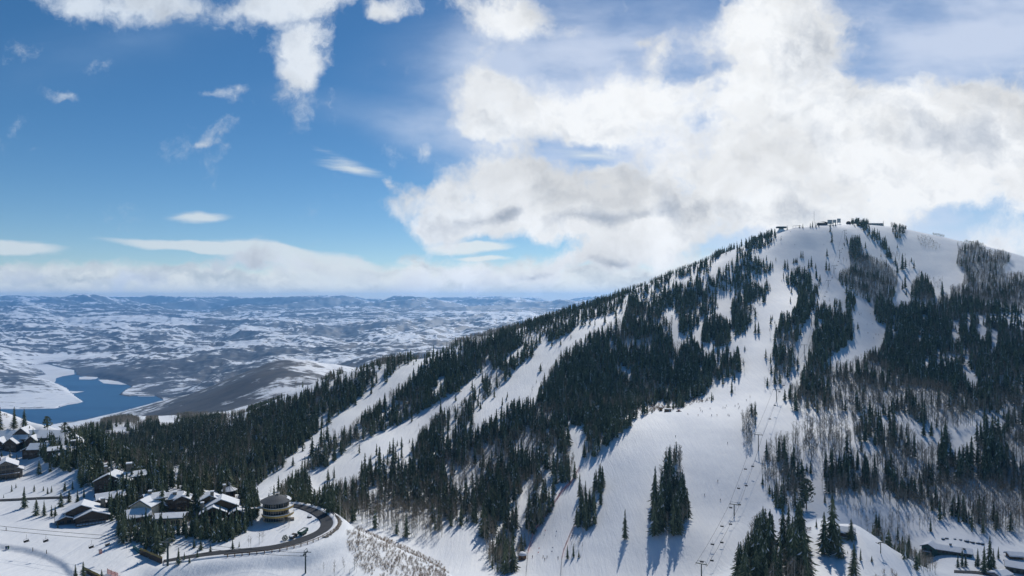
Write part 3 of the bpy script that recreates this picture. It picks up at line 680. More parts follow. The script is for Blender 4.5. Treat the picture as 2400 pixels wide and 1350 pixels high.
 (zp(5, [(1730,460),(1755,355),(1830,300),(1900,292),(1945,325),(2030,335),(2100,335),(2170,380),(2135,445),(2085,505),(2260,495),(2260,760),(1695,735),(1700,600),(1785,590),(1805,510)]), 'asp', "in the brown wood on the right shoulder"),
 (zp(5, [(1700,735),(2260,700),(2260,600),(2000,640),(1800,660)]), 'olive', "in the brown wood on the right shoulder"),
 (zp(5, [(1300,1200),(1500,1230),(1700,1150),(1960,1130),(2260,1080),(2260,1350),(1300,1350)]), 'mix', "in the big dark forest on the right"),
 (zp(5, [(1990,830),(2100,800),(2260,850),(2260,960),(2100,930),(2000,900)]), 'sparse', "in the snowy gap of the big right forest"),
 (zp(5, [(1450,925),(1480,935),(1478,985),(1452,980)]), 'none', ''), (zp(5, [(1700,985),(1725,905),(1760,900),(1768,980),(1730,1000)]), 'none', ''), (zp(5, [(1810,815),(1835,815),(1850,940),(1825,950)]), 'none', ''),
 (zp(5, [(1500,1190),(1525,1145),(1555,1150),(1545,1210)]), 'none', ''), (zp(5, [(1585,1095),(1615,1095),(1622,1190),(1595,1185)]), 'none', ''), (zp(5, [(1780,1145),(1815,1140),(1850,1230),(1910,1310),(1900,1345),(1840,1290),(1790,1215)]), 'none', ''), (zp(5, [(1900,870),(1950,860),(1970,960),(1920,990)]), 'none', ''), (zp(5, [(2000,950),(2040,960),(2060,1040),(2010,1050)]), 'none', ''),
 (zp(4, [(430,-10),(700,-80),(900,-140),(1050,-160),(1250,0),(1500,60),(2150,100),(2150,280),(1300,260),(640,235),(470,190)]), 'rightmix', "in the aspen belt below the big right forest"),
 (zp(4, [(380,340),(300,380),(250,480),(245,600),(290,780),(360,880),(470,900),(540,890),(600,800),(600,700),(560,590),(660,590),(700,700),(700,800),(830,850),(1130,870),(1300,900),(1500,960),(1600,960),(1750,1050),(1900,1080),(2150,1060),(2150,260),(1100,250),(640,260)]), 'rightmix', "in the gully wood on the right"),
 (zp(4, [(230,170),(440,190),(640,235),(850,250),(1100,245),(1250,240),(1400,300),(1550,380),(1720,300),(1850,260),(1990,220),(1990,260),(1800,330),(1720,390),(1720,470),(1600,450),(1480,400),(1340,360),(1250,330),(1000,300),(800,300),(640,290),(450,275),(370,345),(300,330),(240,260)]), 'none', ''),
 (zp(4, [(450,240),(640,240),(1000,250),(1250,250),(1340,300),(1340,340),(1000,310),(640,310),(450,300)]), 'sparseasp', "on the snowy bench in the right gully"),
 (zp(4, [(860,440),(1000,410),(1090,440),(1150,480),(1100,545),(1000,570),(950,520)]), 'sparseasp', "in the clearing of the right gully"),
 (zp(4, [(1180,700),(1400,640),(1700,600),(2150,560),(2150,1060),(1900,1080),(1750,1050),(1600,960),(1500,960),(1200,880)]), 'olive', "in the lower gully wood on the right"),
 (zp(4, [(1480,560),(1480,400),(1560,400),(1640,460),(1720,370),(1880,290),(1960,420),(1990,640),(1900,720),(1700,720),(1560,700)]), 'clumpR', "among the tall spires in the right gully"),
 (zp(4, [(560,590),(640,600),(700,700),(690,800),(800,850),(1130,870),(1140,900),(1000,930),(900,880),(800,870),(800,950),(640,970),(560,1000),(540,890),(600,800),(600,700)]), 'none', ''),
 (zp(4, [(820,900),(1000,930),(1170,980),(1250,1080),(1360,1200),(1500,1350),(1380,1350),(1200,1180),(1060,1060),(900,950)]), 'low', "along the crest of the bottom right knoll"),
 (zp(4, [(1150,930),(1480,1000),(1480,1050),(1300,1050),(1170,1020)]), 'low', "on the slope above the low lodge"),
 (zp(4, [(120,180),(215,110),(220,200),(210,330),(180,470),(140,470),(120,330)]), 'asp', "beside the upper lift tower on the brow"),
 (zp(4, [(45,1500),(70,1190),(120,1080),(185,1040),(180,955),(245,895),(280,870),(335,925),(350,1040),(365,1150),(355,1240),(430,1350),(430,1500)]), 'clumpR', "in the bottom clump right of the lift"),
 (zp(4, [(378,1500),(382,1040),(450,985),(545,990),(565,1080),(595,1140),(645,1190),(705,1270),(730,1350),(730,1500)]), 'clumpR', "in the bottom clump left of the giant conifers"),
 (zp(4, [(1040,1500),(1060,1300),(1150,1260),(1260,1350),(1260,1500)]), 'scrub', ''),
 (zp(5, [(1000,700),(1060,732),(1112,748),(1118,800),(1132,875),(1205,915),(1200,1000),(1155,1055),(1098,1072),(985,1142),(860,1168),(690,1243),(560,1330),(590,1298),(700,1238),(820,1138),(920,1068),(975,1005),(1030,900),(988,830),(985,720)]), 'none', ''),
 # clumps on the lower run
 (zp(3, [(1285,1000),(1290,760),(1310,560),(1335,700),(1350,550),(1420,490),(1482,510),(1505,640),(1535,715),(1550,850),(1535,980),(1492,1065),(1380,1110),(1300,1092)]), 'clump', "in the tall narrow stand on the lower run"),
 (zp(3, [(1362,560),(1372,450),(1420,415),(1492,410),(1490,540),(1440,560)]), 'asp', "at the upper tip of the narrow stand"),
 (zp(3, [(748,1010),(775,790),(880,740),(890,680),(930,655),(952,760),(930,860),(890,870),(880,1000),(800,1040)]), 'row', "in the ragged row right of the race run"),
 (zp(3, [(700,1050),(800,1030),(830,1050),(800,1180),(720,1200),(690,1120)]), 'aspv', "in the ragged row right of the race run"),
 # village
 (zp(1, [(170,480),(190,405),(330,420),(560,430),(610,480),(590,600),(480,622),(380,600),(240,500)]), 'firv', "under the upper chalets"),
 (zp(1, [(555,740),(560,560),(640,505),(690,600),(860,650),(1050,640),(1070,760),(900,800),(690,760),(600,720)]), 'firv', "around the chalet with the stone chimney"),
 (zp(1, [(830,900),(835,760),(1000,690),(1110,660),(1180,740),(1180,830),(1000,840),(920,900),(860,930)]), 'firv', "between the snowy chalets"),
 (zp(1, [(1290,900),(1290,700),(1330,680),(1420,760),(1430,960),(1300,970)]), 'firv', "between the snowy chalets"),
 (zp(1, [(1690,960),(1700,760),(1780,740),(1830,900),(1810,980),(1740,1030)]), 'firv', "beside the round building"),
 (zp(1, [(832,1115),(836,1000),(900,985),(1100,1010),(1300,1035),(1420,1000),(1600,975),(1740,960),(1815,980),(1740,1030),(1620,1105),(1560,1115),(1500,1130),(1440,1105),(1330,1090),(1250,1070),(1130,1205),(1090,1215),(960,1125),(880,1118)]), 'firv', "in the front row below the chalets"),
 (zp(1, [(760,970),(770,850),(830,860),(830,960)]), 'firv', "beside the dark gabled chalet"),
 (zp(1, [(1700,1150),(1740,1060),(1850,1010),(1950,1020),(1960,1060),(1840,1130),(1750,1160)]), 'aspv', "below the round building"),
 (zp(1, [(1980,980),(1990,920),(2050,900),(2085,960),(2080,1060),(2000,1050)]), 'aspv', "right of the round building"),
 (zp(2, [(625,1010),(720,995),(900,1060),(1100,1150),(1300,1240),(1380,1350),(1350,1380),(1000,1380),(760,1330),(650,1160)]), 'brush', ''),
 (zp(2, [(390,1270),(560,1200),(700,1240),(760,1380),(380,1380)]), 'aspv', "on the snow below the road bend"),
 (zp(1, [(575,445),(640,485),(720,535),(850,578),(860,590),(740,575),(620,505)]), 'brush', ''),
 (zp(1, [(-60,180),(40,200),(70,215),(60,240),(0,230),(-60,220)]), 'brush', ''),
]
MW, MH = 1200, 740                       # mask at half the photograph's size, a little taller
_my, _mx = np.mgrid[0:MH, 0:MW]
MASK = np.zeros((MH, MW), np.int16)
for k, (poly, c, w) in enumerate(PAINT):
    xs = [p[0] / 2 for p in poly]; ys = [p[1] / 2 for p in poly]
    x0, x1, y0, y1 = max(0, int(min(xs)) - 1), min(MW, int(max(xs)) + 2), max(0, int(min(ys)) - 1), min(MH, int(max(ys)) + 2)
    if x1 <= x0 or y1 <= y0: continue
    inside = poly_mask(list(zip(xs, ys)), _mx[y0:y1, x0:x1] + 0.5, _my[y0:y1, x0:x1] + 0.5)
    MASK[y0:y1, x0:x1][inside] = k + 1
def mask_at(px, py):
    return MASK[np.clip((py / 2).astype(int), 0, MH - 1), np.clip((px / 2).astype(int), 0, MW - 1)]
ISWOOD = np.array([False] + [CLS[c] is not None for _, c, _ in PAINT])
CNAME = ['none'] + [c for _, c, _ in PAINT]
def ppos(x, y, z): return CX + F * x / y, HZ - F * z / y

# candidates on a jittered lattice, thinned to each wood's spacing
def scatter(step, classes, d0, d1):

    X, Y = np.meshgrid(np.arange(-1250, 1550, step), np.arange(d0, d1, step))
    X = (X + rng.uniform(-.48, .48, X.shape) * step).ravel(); Y = (Y + rng.uniform(-.48, .48, Y.shape) * step).ravel()
    px = CX + F * X / Y
    k = (px > -160) & (px < 2560); X, Y, px = X[k], Y[k], px[k]
    Z = ground(X, Y); row = HZ - F * Z / Y
    mr = min_row_before(X, Y)
    hid = row > mr + 1.0
    r1, r2 = rng.random(len(X)), rng.random(len(X))
    cl = mask_at(px, row)
    # a tree behind a crest belongs to the wood its top shows in
    cl = np.where(hid, mask_at(px, mr - 6), cl)
    out = []
    for ci in np.unique(cl):
        if ci == 0 or not ISWOOD[ci] or CNAME[ci] not in classes: continue
        sp, asp, hc, ha = CLS[CNAME[ci]]
        s_ = np.nonzero((cl == ci) & (r1 < (step / sp) ** 2))[0]
        isa = rng.random(len(s_)) < asp
        # aspens and firs gather in patches
        pn = fbm(X[s_] / 60, Y[s_] / 60, 2) * 0.9
        isa = (rng.random(len(s_)) + pn) < asp if 0.1 < asp < 0.9 else isa
        t = rng.beta(1.6, 1.9, len(s_))
        h = np.where(isa, ha[0] + (ha[1] - ha[0]) * t, hc[0] + (hc[1] - hc[0]) * t)
        young = (rng.random(len(s_)) < .22) & ~isa
        h = np.where(young, h * rng.uniform(.4, .75, len(s_)), h)
        hp = h * F / Y[s_]
        top = row[s_] - hp
        ok = np.where(hid[s_], top < mr[s_] - 2, True) & (row[s_] - hp < 1420)
        okt = ISWOOD[mask_at(px[s_], np.where(top < 0, 0, top + .12 * hp))] & (ISWOOD[mask_at(px[s_], np.minimum(row[s_], mr[s_]) - .35 * np.minimum(hp, np.maximum(0, mr[s_] - top)))])
        k = ok & (okt | (CNAME[ci] in ('firv', 'thinfir', 'row', 'low', 'shoulder')))
        if CNAME[ci] in ('fir', 'mix', 'islet'): k = k & (fbm(X[s_] / 24, Y[s_] / 40, 3) < .40 - .1 * rng.random(len(s_)))
        if CNAME[ci] == 'brush': k = k & ~hid[s_] & (fbm(X[s_] / 9, Y[s_] / 9, 3) > -.3) & ((row[s_] - np.minimum.reduce([ppos(X[s_], Y[s_] + q_, ground(X[s_], Y[s_] + q_))[1] for q_ in (3, 7, 12)]) > 4) | (rng.random(len(s_)) < .3))
        s_ = s_[k]
        out.append(np.stack([X[s_], Y[s_], Z[s_], h[k], isa[k].astype(float), np.full(len(s_), ci, float), hid[s_].astype(float)], 1))
    return np.concatenate(out) if out else np.zeros((0, 7))
TREE_CL = [c for c in CLS if c not in ('none', 'brush', 'scrub', 'firv')]
T = np.concatenate([scatter(2.9, TREE_CL, 240, 1700), scatter(2.1, ['firv'], 240, 520)])
# stragglers along the edges of the runs
WM = np.where(ISWOOD, 1, 0)[MASK].astype(bool); DIL = WM.copy()
for dy_, dx_ in ((0, 6), (0, -6), (5, 0), (-5, 0), (4, 5), (-4, -5), (3, -7), (-3, 7)): DIL |= np.roll(np.roll(WM, dy_, 0), dx_, 1)
SX, SY = rng.uniform(-700, 1400, 26000), rng.uniform(480, 1450, 26000)
SZ = ground(SX, SY); sx_, sy_ = CX + F * SX / SY, HZ - F * SZ / SY
sy_i = np.clip((sy_ / 2).astype(int), 0, MH - 1); sx_i = np.clip((sx_ / 2).astype(int), 0, MW - 1)
sk_ = (sx_ > 600) & (sx_ < 2500) & (sy_ < min(1350, 1e9)) & DIL[sy_i, sx_i] & ~WM[sy_i, sx_i] & (sy_ <= min_row_before(SX, SY) + 1) & ~((sx_ > 1240) & (sx_ < 1800) & (sy_ > 945)) & (sy_ > 560) & ~((sx_ > 2110) & (sy_ < 690)) & ~((sx_ > 1960) & (sx_ < 2090) & (sy_ > 690) & (sy_ < 880)) & (fbm(SX / 45, SY / 45, 2) > -.02)
sl = np.nonzero(sk_)[0]; sl = sl[rng.random(len(sl)) < .55]
near_ci = np.zeros(len(sl))
for n_, q_ in enumerate(sl):
    w_n = MASK[max(0, sy_i[q_] - 8):sy_i[q_] + 9, max(0, sx_i[q_] - 8):sx_i[q_] + 9]; w_n = w_n[ISWOOD[w_n]]; near_ci[n_] = w_n[0] if len(w_n) else 1
T = np.concatenate([T, np.stack([SX[sl], SY[sl], SZ[sl], rng.uniform(4, 14, len(sl)), (rng.random(len(sl)) < .3).astype(float), near_ci, np.ones(len(sl))], 1)])
BR = np.concatenate([scatter(1.3, ['brush'], 240, 600), scatter(3.0, ['scrub'], 240, 1700)])

# hand placed trees: (zoom, x, foot, top, kind, label)
HAND = [
 (3,1095,1092,872,'c',"lone slim conifer standing by itself on the open lower run"),
 (3,1308,890,565,'c',"slender spire at the left edge of the narrow stand"),
 (5,803,285,190,'c',"dark tree hanging below the summit lift station"), (5,790,205,150,'c',"small tree at the lip of the summit, above another tree"), (5,766,390,320,'c',"solitary small conifer beside the upper lift line"),
 (5,760,495,400,'c',"left conifer of the pair lower beside the upper lift line"), (5,782,498,425,'c',"right conifer of the pair lower beside the upper lift line"),
 (5,1335,640,560,'c',"short conifer at the foot of the lone pine, right shoulder"), (5,1355,625,515,'c',"tall lone conifer on the snow right of the round wood"),
 (5,1295,515,425,'c',"conifer at the right rim of the round wood"), (5,1335,490,358,'c',"tall conifer on the snow between round wood and shoulder"), (5,1212,470,400,'c',"conifer rising out of the upper right of the round wood"),
 (5,1190,160,118,'c',"bushy conifer on the skyline right of the summit"), (5,310,420,375,'c',"tiny lone conifer on the upper face above a group of three"),
 (5,293,512,445,'c',"left of three small conifers on the upper face"), (5,308,505,430,'c',"middle of three small conifers on the upper face"), (5,328,500,445,'c',"right of three small conifers on the upper face"),
 (5,445,480,405,'c',"left conifer of the loose row above the long strip"), (5,470,490,415,'c',"second conifer of the loose row above the long strip"), (5,540,435,390,'c',"third conifer of the loose row above the long strip"), (5,570,400,340,'c',"fourth conifer of the loose row above the long strip"), (5,585,402,340,'c',"right end conifer of the loose row above the long strip"),
 (5,628,480,405,'c',"thin snag left of its twin beside the long strip"), (5,648,470,380,'c',"thin snag right of its twin beside the long strip"),
 (5,225,970,865,'c',"left conifer of the small pair on the main run"), (5,250,970,875,'c',"right conifer of the small pair on the main run"), (5,285,740,640,'c',"conifer at the right tip of the tall tree island"),
 (5,100,1260,1065,'c',"tall conifer at the right end of the wide forest"), (6,1845,965,865,'c',"left of two small conifers below the main run"), (6,1868,965,915,'a',"bare sapling by two small conifers below the main run"), (6,1715,1010,970,'c',"stub of a conifer on the snow brow line"),
 (3,690,1232,1130,'c',"left conifer at the bottom of the ragged row"), (3,732,1218,1122,'c',"right conifer at the bottom of the ragged row"), (3,770,1222,1160,'c',"low dark conifer at the foot of the ragged row"),
 (4,262,710,632,'c',"small full conifer at the left edge of the gully wood"), (4,570,880,660,'p',"ragged pine with open crown above the ski path"), (4,545,895,780,'p',"shorter ragged pine below the open-crowned pine"),
 (4,380,880,775,'c',"left small conifer below the gully wood"), (4,402,880,785,'c',"right small conifer below the gully wood"), (4,330,808,720,'c',"small dark conifer in the gully wood's lower left edge"),
 (4,472,1002,920,'c',"leftmost of the four conifers by the queue"), (4,495,1005,882,'c',"tallest of the four conifers by the queue"), (4,525,1012,890,'c',"third of the four conifers by the queue"), (4,555,1005,930,'c',"rightmost of the four conifers by the queue"),
 (4,755,1175,752,'b',"giant dark conifer, tallest in the bottom right"), (4,695,1195,885,'b',"broad giant conifer left of the tallest one"), (4,800,1222,985,'b',"mid-sized conifer in front of the hillside hut"), (4,885,1100,938,'b',"slim conifer right of the hillside hut"), (4,905,1345,1105,'b',"big conifer at the bottom edge below the hut"),
 (4,640,1012,945,'c',"small conifer left of the giant conifers"), (4,952,1240,1150,'c',"small conifer beside the big one at the bottom edge"), (4,1060,1065,888,'c',"left spire of the pair behind the knoll crest"), (4,1080,1068,905,'c',"right spire of the pair behind the knoll crest"), (4,700,838,755,'c',"little conifer on the right of the ski path"),
 (4,1030,1250,1205,'c',"tiny bushy conifer on the knoll snow"), (4,830,1225,1185,'c',"tiny seedling below the hut"), (4,860,1190,1170,'c',"tiniest seedling below the hut"),
 (4,1635,1290,1190,'c',"leftmost of the conifers in front of the low lodge"), (4,1665,1285,1150,'c',"second conifer in front of the low lodge"), (4,1690,1285,1190,'c',"third conifer in front of the low lodge"), (4,1775,1285,1150,'c',"slender conifer in the middle of the lodge lawn"), (4,1760,1285,1220,'c',"short conifer at the foot of the slender lawn conifer"),
 (4,1820,1330,1130,'c',"tall conifer right of the low lodge"), (4,1860,1310,1060,'c',"tallest spire right of the low lodge"), (4,1885,1300,1150,'c',"conifer at the right end of the lodge row"), (4,1920,1230,1140,'c',"small conifer above the corner house"),
 (1,100,312,152,'b',"tall full conifer behind the upper chalet, left of a pair"), (1,170,312,168,'b',"full conifer behind the upper chalet, right of a pair"), (1,332,330,222,'p',"round-crowned pine behind the upper chalet"), (1,455,365,265,'p',"dark pine at the right end of the upper chalet"), (1,492,410,298,'p',"lower dark pine right of the upper chalet"), (1,-5,330,130,'b',"conifer cut by the left picture edge above the lake shore"),
 (1,275,634,528,'b',"full conifer alone on the snow below the upper chalets"), (1,352,618,542,'b',"smaller full conifer alone on the snow below the upper chalets"), (1,140,645,598,'c',"little conifer right of the left edge chalet"), (1,70,545,455,'c',"conifer above the left edge chalet"), (1,117,585,492,'c',"conifer just right of the left edge chalet roof"), (1,10,512,470,'c',"small conifer above the left edge chalet roof"),
 (1,255,922,792,'b',"full conifer left of the dark gabled chalet"), (1,310,928,812,'b',"full conifer touching the dark gabled chalet"), (1,170,872,712,'c',"thin tall conifer across the narrow road"), (1,428,862,748,'b',"conifer by the road, left of a pair"), (1,486,832,738,'b',"conifer by the road, right of a pair"), (1,456,752,682,'b',"bushy conifer above the narrow road"),
 (1,545,842,738,'c',"slim conifer behind the dark gabled chalet"), (1,590,800,722,'c',"slimmer conifer behind the dark gabled chalet"), (1,510,742,678,'c',"young conifer up the slope from the road"), (1,240,756,704,'c',"young bushy tree in the middle of the nursery slope"), (1,82,757,704,'c',"first young tree at the left of the nursery slope"), (1,112,732,695,'c',"second young tree at the left of the nursery slope"),
 (1,305,752,715,'c',"small sapling on the nursery slope, left of three"), (1,335,772,722,'c',"small sapling on the nursery slope, middle of three"), (1,362,762,712,'c',"small sapling on the nursery slope, right of three"), (1,25,800,774,'c',"tiny seedling beside the narrow road at the left"),
 (1,362,932,848,'c',"left small conifer on the dark chalet's flank"), (1,388,935,850,'c',"right small conifer on the dark chalet's flank"), (1,406,1012,980,'c',"right little seedling on the nursery run"), (1,396,994,974,'c',"left little seedling on the nursery run"),
 (1,530,1360,1262,'b',"left conifer at the bottom picture edge"), (1,585,1360,1242,'b',"right conifer at the bottom picture edge"), (1,715,1362,1298,'b',"small conifer at the bottom picture edge by the red net"),
 (1,1635,1166,1088,'c',"young conifer below the last chalet, left of two"), (1,1682,1146,1104,'c',"young conifer below the last chalet, right of two"), (1,1255,1268,1142,'b',"full conifer beside the lift tower at the wall's end"), (1,1296,1245,1178,'c',"small conifer right of the lift tower by the wall"), (1,1332,1258,1200,'c',"smaller conifer second right of the lift tower by the wall"), (1,1365,1152,1078,'c',"small conifer on the snow below the front row, left"), (1,1412,1168,1088,'c',"small conifer on the snow below the front row, right"), (1,1480,1182,1118,'c',"small conifer at the inner edge of the road"), (1,1388,1228,1160,'c',"small conifer above the road's left end"),
 (1,1100,1215,950,'b',"tall snowy conifer in the middle of the front row"), (1,870,1118,900,'b',"tallest conifer at the left end of the front row"), (1,1345,700,690,'c',"tip of a conifer behind the twin snow roofs"),
 (1,1140,900,690,'b',"tall dark conifer left of the twin snow roofs"), (1,1320,890,690,'b',"tall dark conifer right of the twin snow roofs"), (1,1385,900,715,'b',"tall dark conifer left of the porch chalet"), (1,1745,960,770,'b',"tall dark conifer right of the porch chalet"), (1,630,705,505,'b',"tall conifer left of the chimney chalet"), (1,600,690,555,'b',"conifer at the left of the chimney chalet's tall conifer"), (1,2060,575,500,'c',"tip of a conifer at the mouth of the valley run"),
]
SUMMIT = [(335,205,160),(352,200,165),(372,203,158),(466,190,150),(560,176,146),(584,178,138),(640,172,132),(656,171,118),(682,172,126),(704,168,130),(790,166,118),(812,162,114),(830,162,118)]
NTH = ["first", "second", "third", "fourth", "fifth", "sixth", "seventh", "eighth", "ninth", "tenth", "eleventh", "twelfth", "thirteenth"]
HAND += [(5, x, yb, yt, 'c', NTH[n] + " from left of the small conifers among the summit buildings") for n, (x, yb, yt) in enumerate(SUMMIT)]
EXTRA = []
for (k, x, yb, yt, kd, lab) in HAND:
    (px, pb), (_, pt) = zp(k, [(x, yb), (x, yt)])
    g = at(px, pb)
    if pb > 1350: g = at(px, min(pb, 1400))
    EXTRA.append((g, max(1.2, (pb - pt) * g[1] / F), kd, lab))
# keep the scattered trees off the hand placed ones and off the houses
SITES = [zp(1, [p])[0] + (r,) for p, r in [((80,400),4.185),((130,400),3.72),((280,450),3.72),((440,460),3.72),((30,600),3.72),((780,680),4.185),((880,660),4.185),((600,890),4.185),((700,850),4.185),((950,880),3.255),((1010,830),3.255),((1030,900),3.72),((1200,920),3.72),((1230,770),3.255),((1500,780),3.72),((1500,870),4.185),((1560,860),3.72),((1670,880),3),((1610,760),3),((1940,880),5.58)]] + [zp(4, [p])[0] + (r,) for p, r in [((865,1060),3),((1510,1160),13.23)]]
keep = np.ones(len(T), bool)
for g, h, kd, lab in EXTRA:
    keep &= (T[:, 0] - g[0]) ** 2 + (T[:, 1] - g[1]) ** 2 > (0.13 * h + .6) ** 2
for px, py, r in SITES:
    g = at(px, py); keep &= (T[:, 0] - g[0]) ** 2 + (T[:, 1] - g[1]) ** 2 > r * r
T = T[keep]

# --- tree shapes (unit height)
def conifer(seed, tiers, arms, wid=0.17, droop=0.05, base=0.06, ragged=0.25, power=1.0, core=0.42):
    r = np.random.default_rng(seed); V = []; Fc = []
    for i in range(tiers):
        t = (i + .5) / tiers
        z = base + (1 - base) * t ** 0.92
        rad = wid * (1 - t) ** power * (0.86 + .28 * r.random()) + 0.012
        n = max(4, int(round(arms * (1 - .45 * t))))
        ph = r.random() * 6.28
        for k in range(n):
            a = ph + 6.283 * (k + r.uniform(-.3, .3)) / n
            rr = rad * (1 - ragged + ragged * 1.6 * r.random())
            zz = z + r.uniform(-.5, .5) / tiers
            th = 1.15 * (1 - base) / tiers
            dp = droop * (.6 + .8 * r.random()) * (1 - .5 * t)
            w = 3.4 / n * .62
            b = len(V)
            V += [(0, 0, min(zz + th, .995)), (math.cos(a - w) * rr * .62, math.sin(a - w) * rr * .62, zz - dp * .55), (math.cos(a) * rr, math.sin(a) * rr, zz - dp), (math.cos(a + w) * rr * .62, math.sin(a + w) * rr * .62, zz - dp * .55)]
            Fc += [(b, b + 1, b + 2), (b, b + 2, b + 3)]
    b = len(V)
    for k in range(5): V.append((math.cos(k * 1.2566) * wid * core, math.sin(k * 1.2566) * wid * core, base))
    V.append((0, 0, 1.0))
    Fc += [(b + k, b + (k + 1) % 5, b + 5) for k in range(5)]
    return np.array(V), np.array(Fc)
def pine(seed):
    r = np.random.default_rng(seed); V = []; Fc = []
    for i in range(70):
        t = r.random() ** .8; z = .22 + .74 * t
        rad = .26 * math.sin(3.0 * min(1, t * .85 + .12)) * (.5 + .6 * r.random())
        a = r.random() * 6.28; c = np.array([math.cos(a) * rad, math.sin(a) * rad, z])
        for k in range(4):
            dv = r.normal(size=(3, 3)) * .055; dv[:, 2] *= .55
            b = len(V); V += [tuple(c + q) for q in dv]; Fc.append((b, b + 1, b + 2))
    b = len(V)
    for k in range(5): V.append((math.cos(k * 1.2566) * .09, math.sin(k * 1.2566) * .09, .3))
    V.append((0, 0, .97)); Fc += [(b + k, b + (k + 1) % 5, b + 5) for k in range(5)]
    return np.array(V), np.array(Fc)
def trunk(h0, h1, r0, r1, sides=5):
    V = []; Fc = []
    for k in range(sides):
        w = 6.283 * k / sides; V += [(math.cos(w) * r0, math.sin(w) * r0, h0), (math.cos(w) * r1, math.sin(w) * r1, h1)]
    for k in range(sides):
        a, b = 2 * k, 2 * ((k + 1) % sides); Fc += [(a, b, b + 1), (a, b + 1, a + 1)]
    return np.array(V), np.array(Fc)
def aspen(seed, n1=26, n2=46, wid=.15, low=.38, th=.0095):
    r = np.random.default_rng(seed); V = []; Fc = []; tips = []
    def sliver(p, q, w):
        a = r.random() * 6.28; s = np.array([math.cos(a), math.sin(a), 0]) * w
        b = len(V); V.extend([tuple(p - s), tuple(p + s), tuple(q)]); Fc.append((b, b + 1, b + 2))
    for i in range(n1):
        t = (i + r.random()) / n1; z = low + (.97 - low) * t
        a = r.random() * 6.28; L = wid * (1.15 - .75 * t) * (.6 + .7 * r.random())
        p = np.array([0, 0, z]); q = p + np.array([math.cos(a) * L, math.sin(a) * L, L * (.75 + .9 * r.random())])
        q[2] = min(q[2], 1.0)
        sliver(p, q, th * (1.1 - .4 * t)); tips.append((p, q))
    for i in range(n2):
        p0, q0 = tips[r.integers(len(tips))]; f = .35 + .6 * r.random(); p = p0 + (q0 - p0) * f
        dv = r.normal(size=3) * .5; dv[2] = abs(dv[2]) + .5; dv *= (.05 + .05 * r.random()); q = p + dv; q[2] = min(q[2], 1.02)
        sliver(p, q, th * .62)
    return np.array(V), np.array(Fc)
def shrub(seed, n=15):
    r = np.random.default_rng(seed); V = []; Fc = []
    for i in range(n):
        a = r.random() * 6.28; rad = r.random() * .55; c = np.array([math.cos(a) * rad * .35, math.sin(a) * rad * .35, 0])
        q = np.array([math.cos(a) * rad, math.sin(a) * rad, .55 + .5 * r.random()]); s = r.normal(size=3) * .022; s[2] = 0
        b = len(V); V += [tuple(c - s), tuple(c + s), tuple(q)]; Fc.append((b, b + 1, b + 2))
        for k in range(2):
            p = c + (q - c) * (.4 + .4 * r.random()); q2 = p + np.array([r.normal() * .18, r.normal() * .18, .15 + .25 * r.random()])
            b = len(V); V += [tuple(p - s * .6), tuple(p + s * .6), tuple(q2)]; Fc.append((b, b + 1, b + 2))
    return np.array(V), np.array(Fc)
def leafmat(name, c1, c2, rough=.85, sc=.12, isl=.0):
    m = bpy.data.materials.new(name); m.use_nodes = True
    N = NT(m.node_tree); b = m.node_tree.nodes['Principled BSDF']
    g = N.new('ShaderNodeNewGeometry')
    n1 = N.noise(g.outputs['Position'], sc, 3, .6); n2 = N.noise(g.outputs['Position'], 1.3, 2, .5)
    f = N.m('ADD', N.m('MULTIPLY', n1, .65), N.m('MULTIPLY', n2, .35))
    if isl: f = N.m('ADD', N.m('MULTIPLY', f, 1 - isl), N.m('MULTIPLY', g.outputs['Random Per Island'], isl))
    N.put(b.inputs['Base Color'], N.mix(N.ramp(f, .36, .64), (*c1, 1), (*c2, 1)))
    b.inputs['Roughness'].default_value = rough; b.inputs['Specular IOR Level'].default_value = .15
    return m
M_fir = leafmat("conifer_needles", (.056, .078, .046), (.185, .205, .115), isl=.35)
M_bark = leafmat("conifer_bark", (.06, .05, .04), (.11, .09, .07))
M_twig = leafmat("aspen_twigs", (.185, .158, .120), (.32, .275, .21))
M_asp = leafmat("aspen_bark", (.34, .32, .28), (.55, .53, .47))
M_brush = leafmat("brush_twigs", (.24, .175, .12), (.40, .30, .21), sc=.3)
M_fleck = mat("branch_snow", (.78, .80, .84), .7)

def merged(name, items, variants, mats):
    """items: (x, y, z, h, wscale, rot, variant); variants: list of (V, F, material index per face)"""
    Vs = []; Fs = []; Ms = []; off = 0
    items = np.asarray(items)
    for vi, (V, Fc, mi) in enumerate(variants):
        s = items[items[:, 6] == vi]
        if not len(s): continue
        n = len(s); c, sn = np.cos(s[:, 5]), np.sin(s[:, 5]); w = s[:, 3] * s[:, 4]
        x = (V[None, :, 0] * c[:, None] - V[None, :, 1] * sn[:, None]) * w[:, None] + s[:, 0, None]
        y = (V[None, :, 0] * sn[:, None] + V[None, :, 1] * c[:, None]) * w[:, None] + s[:, 1, None]
        z = V[None, :, 2] * s[:, 3, None] + s[:, 2, None]
        Vs.append(np.stack([x, y, z], -1).reshape(-1, 3))
        Fs.append((Fc[None] + (np.arange(n) * len(V))[:, None, None] + off).reshape(-1, 3)); off += n * len(V)
        Ms.append(np.tile(mi, n))
    return obj_np(name, np.concatenate(Vs), [np.concatenate(Fs)], mats, mat_idx=np.concatenate(Ms))
def joined(*parts):
    V = []; Fc = []; M = []; o = 0
    for (v, f, m) in parts:
        V.append(v); Fc.append(f + o); M.append(np.full(len(f), m)); o += len(v)
    return np.concatenate(V), np.concatenate(Fc), np.concatenate(M)
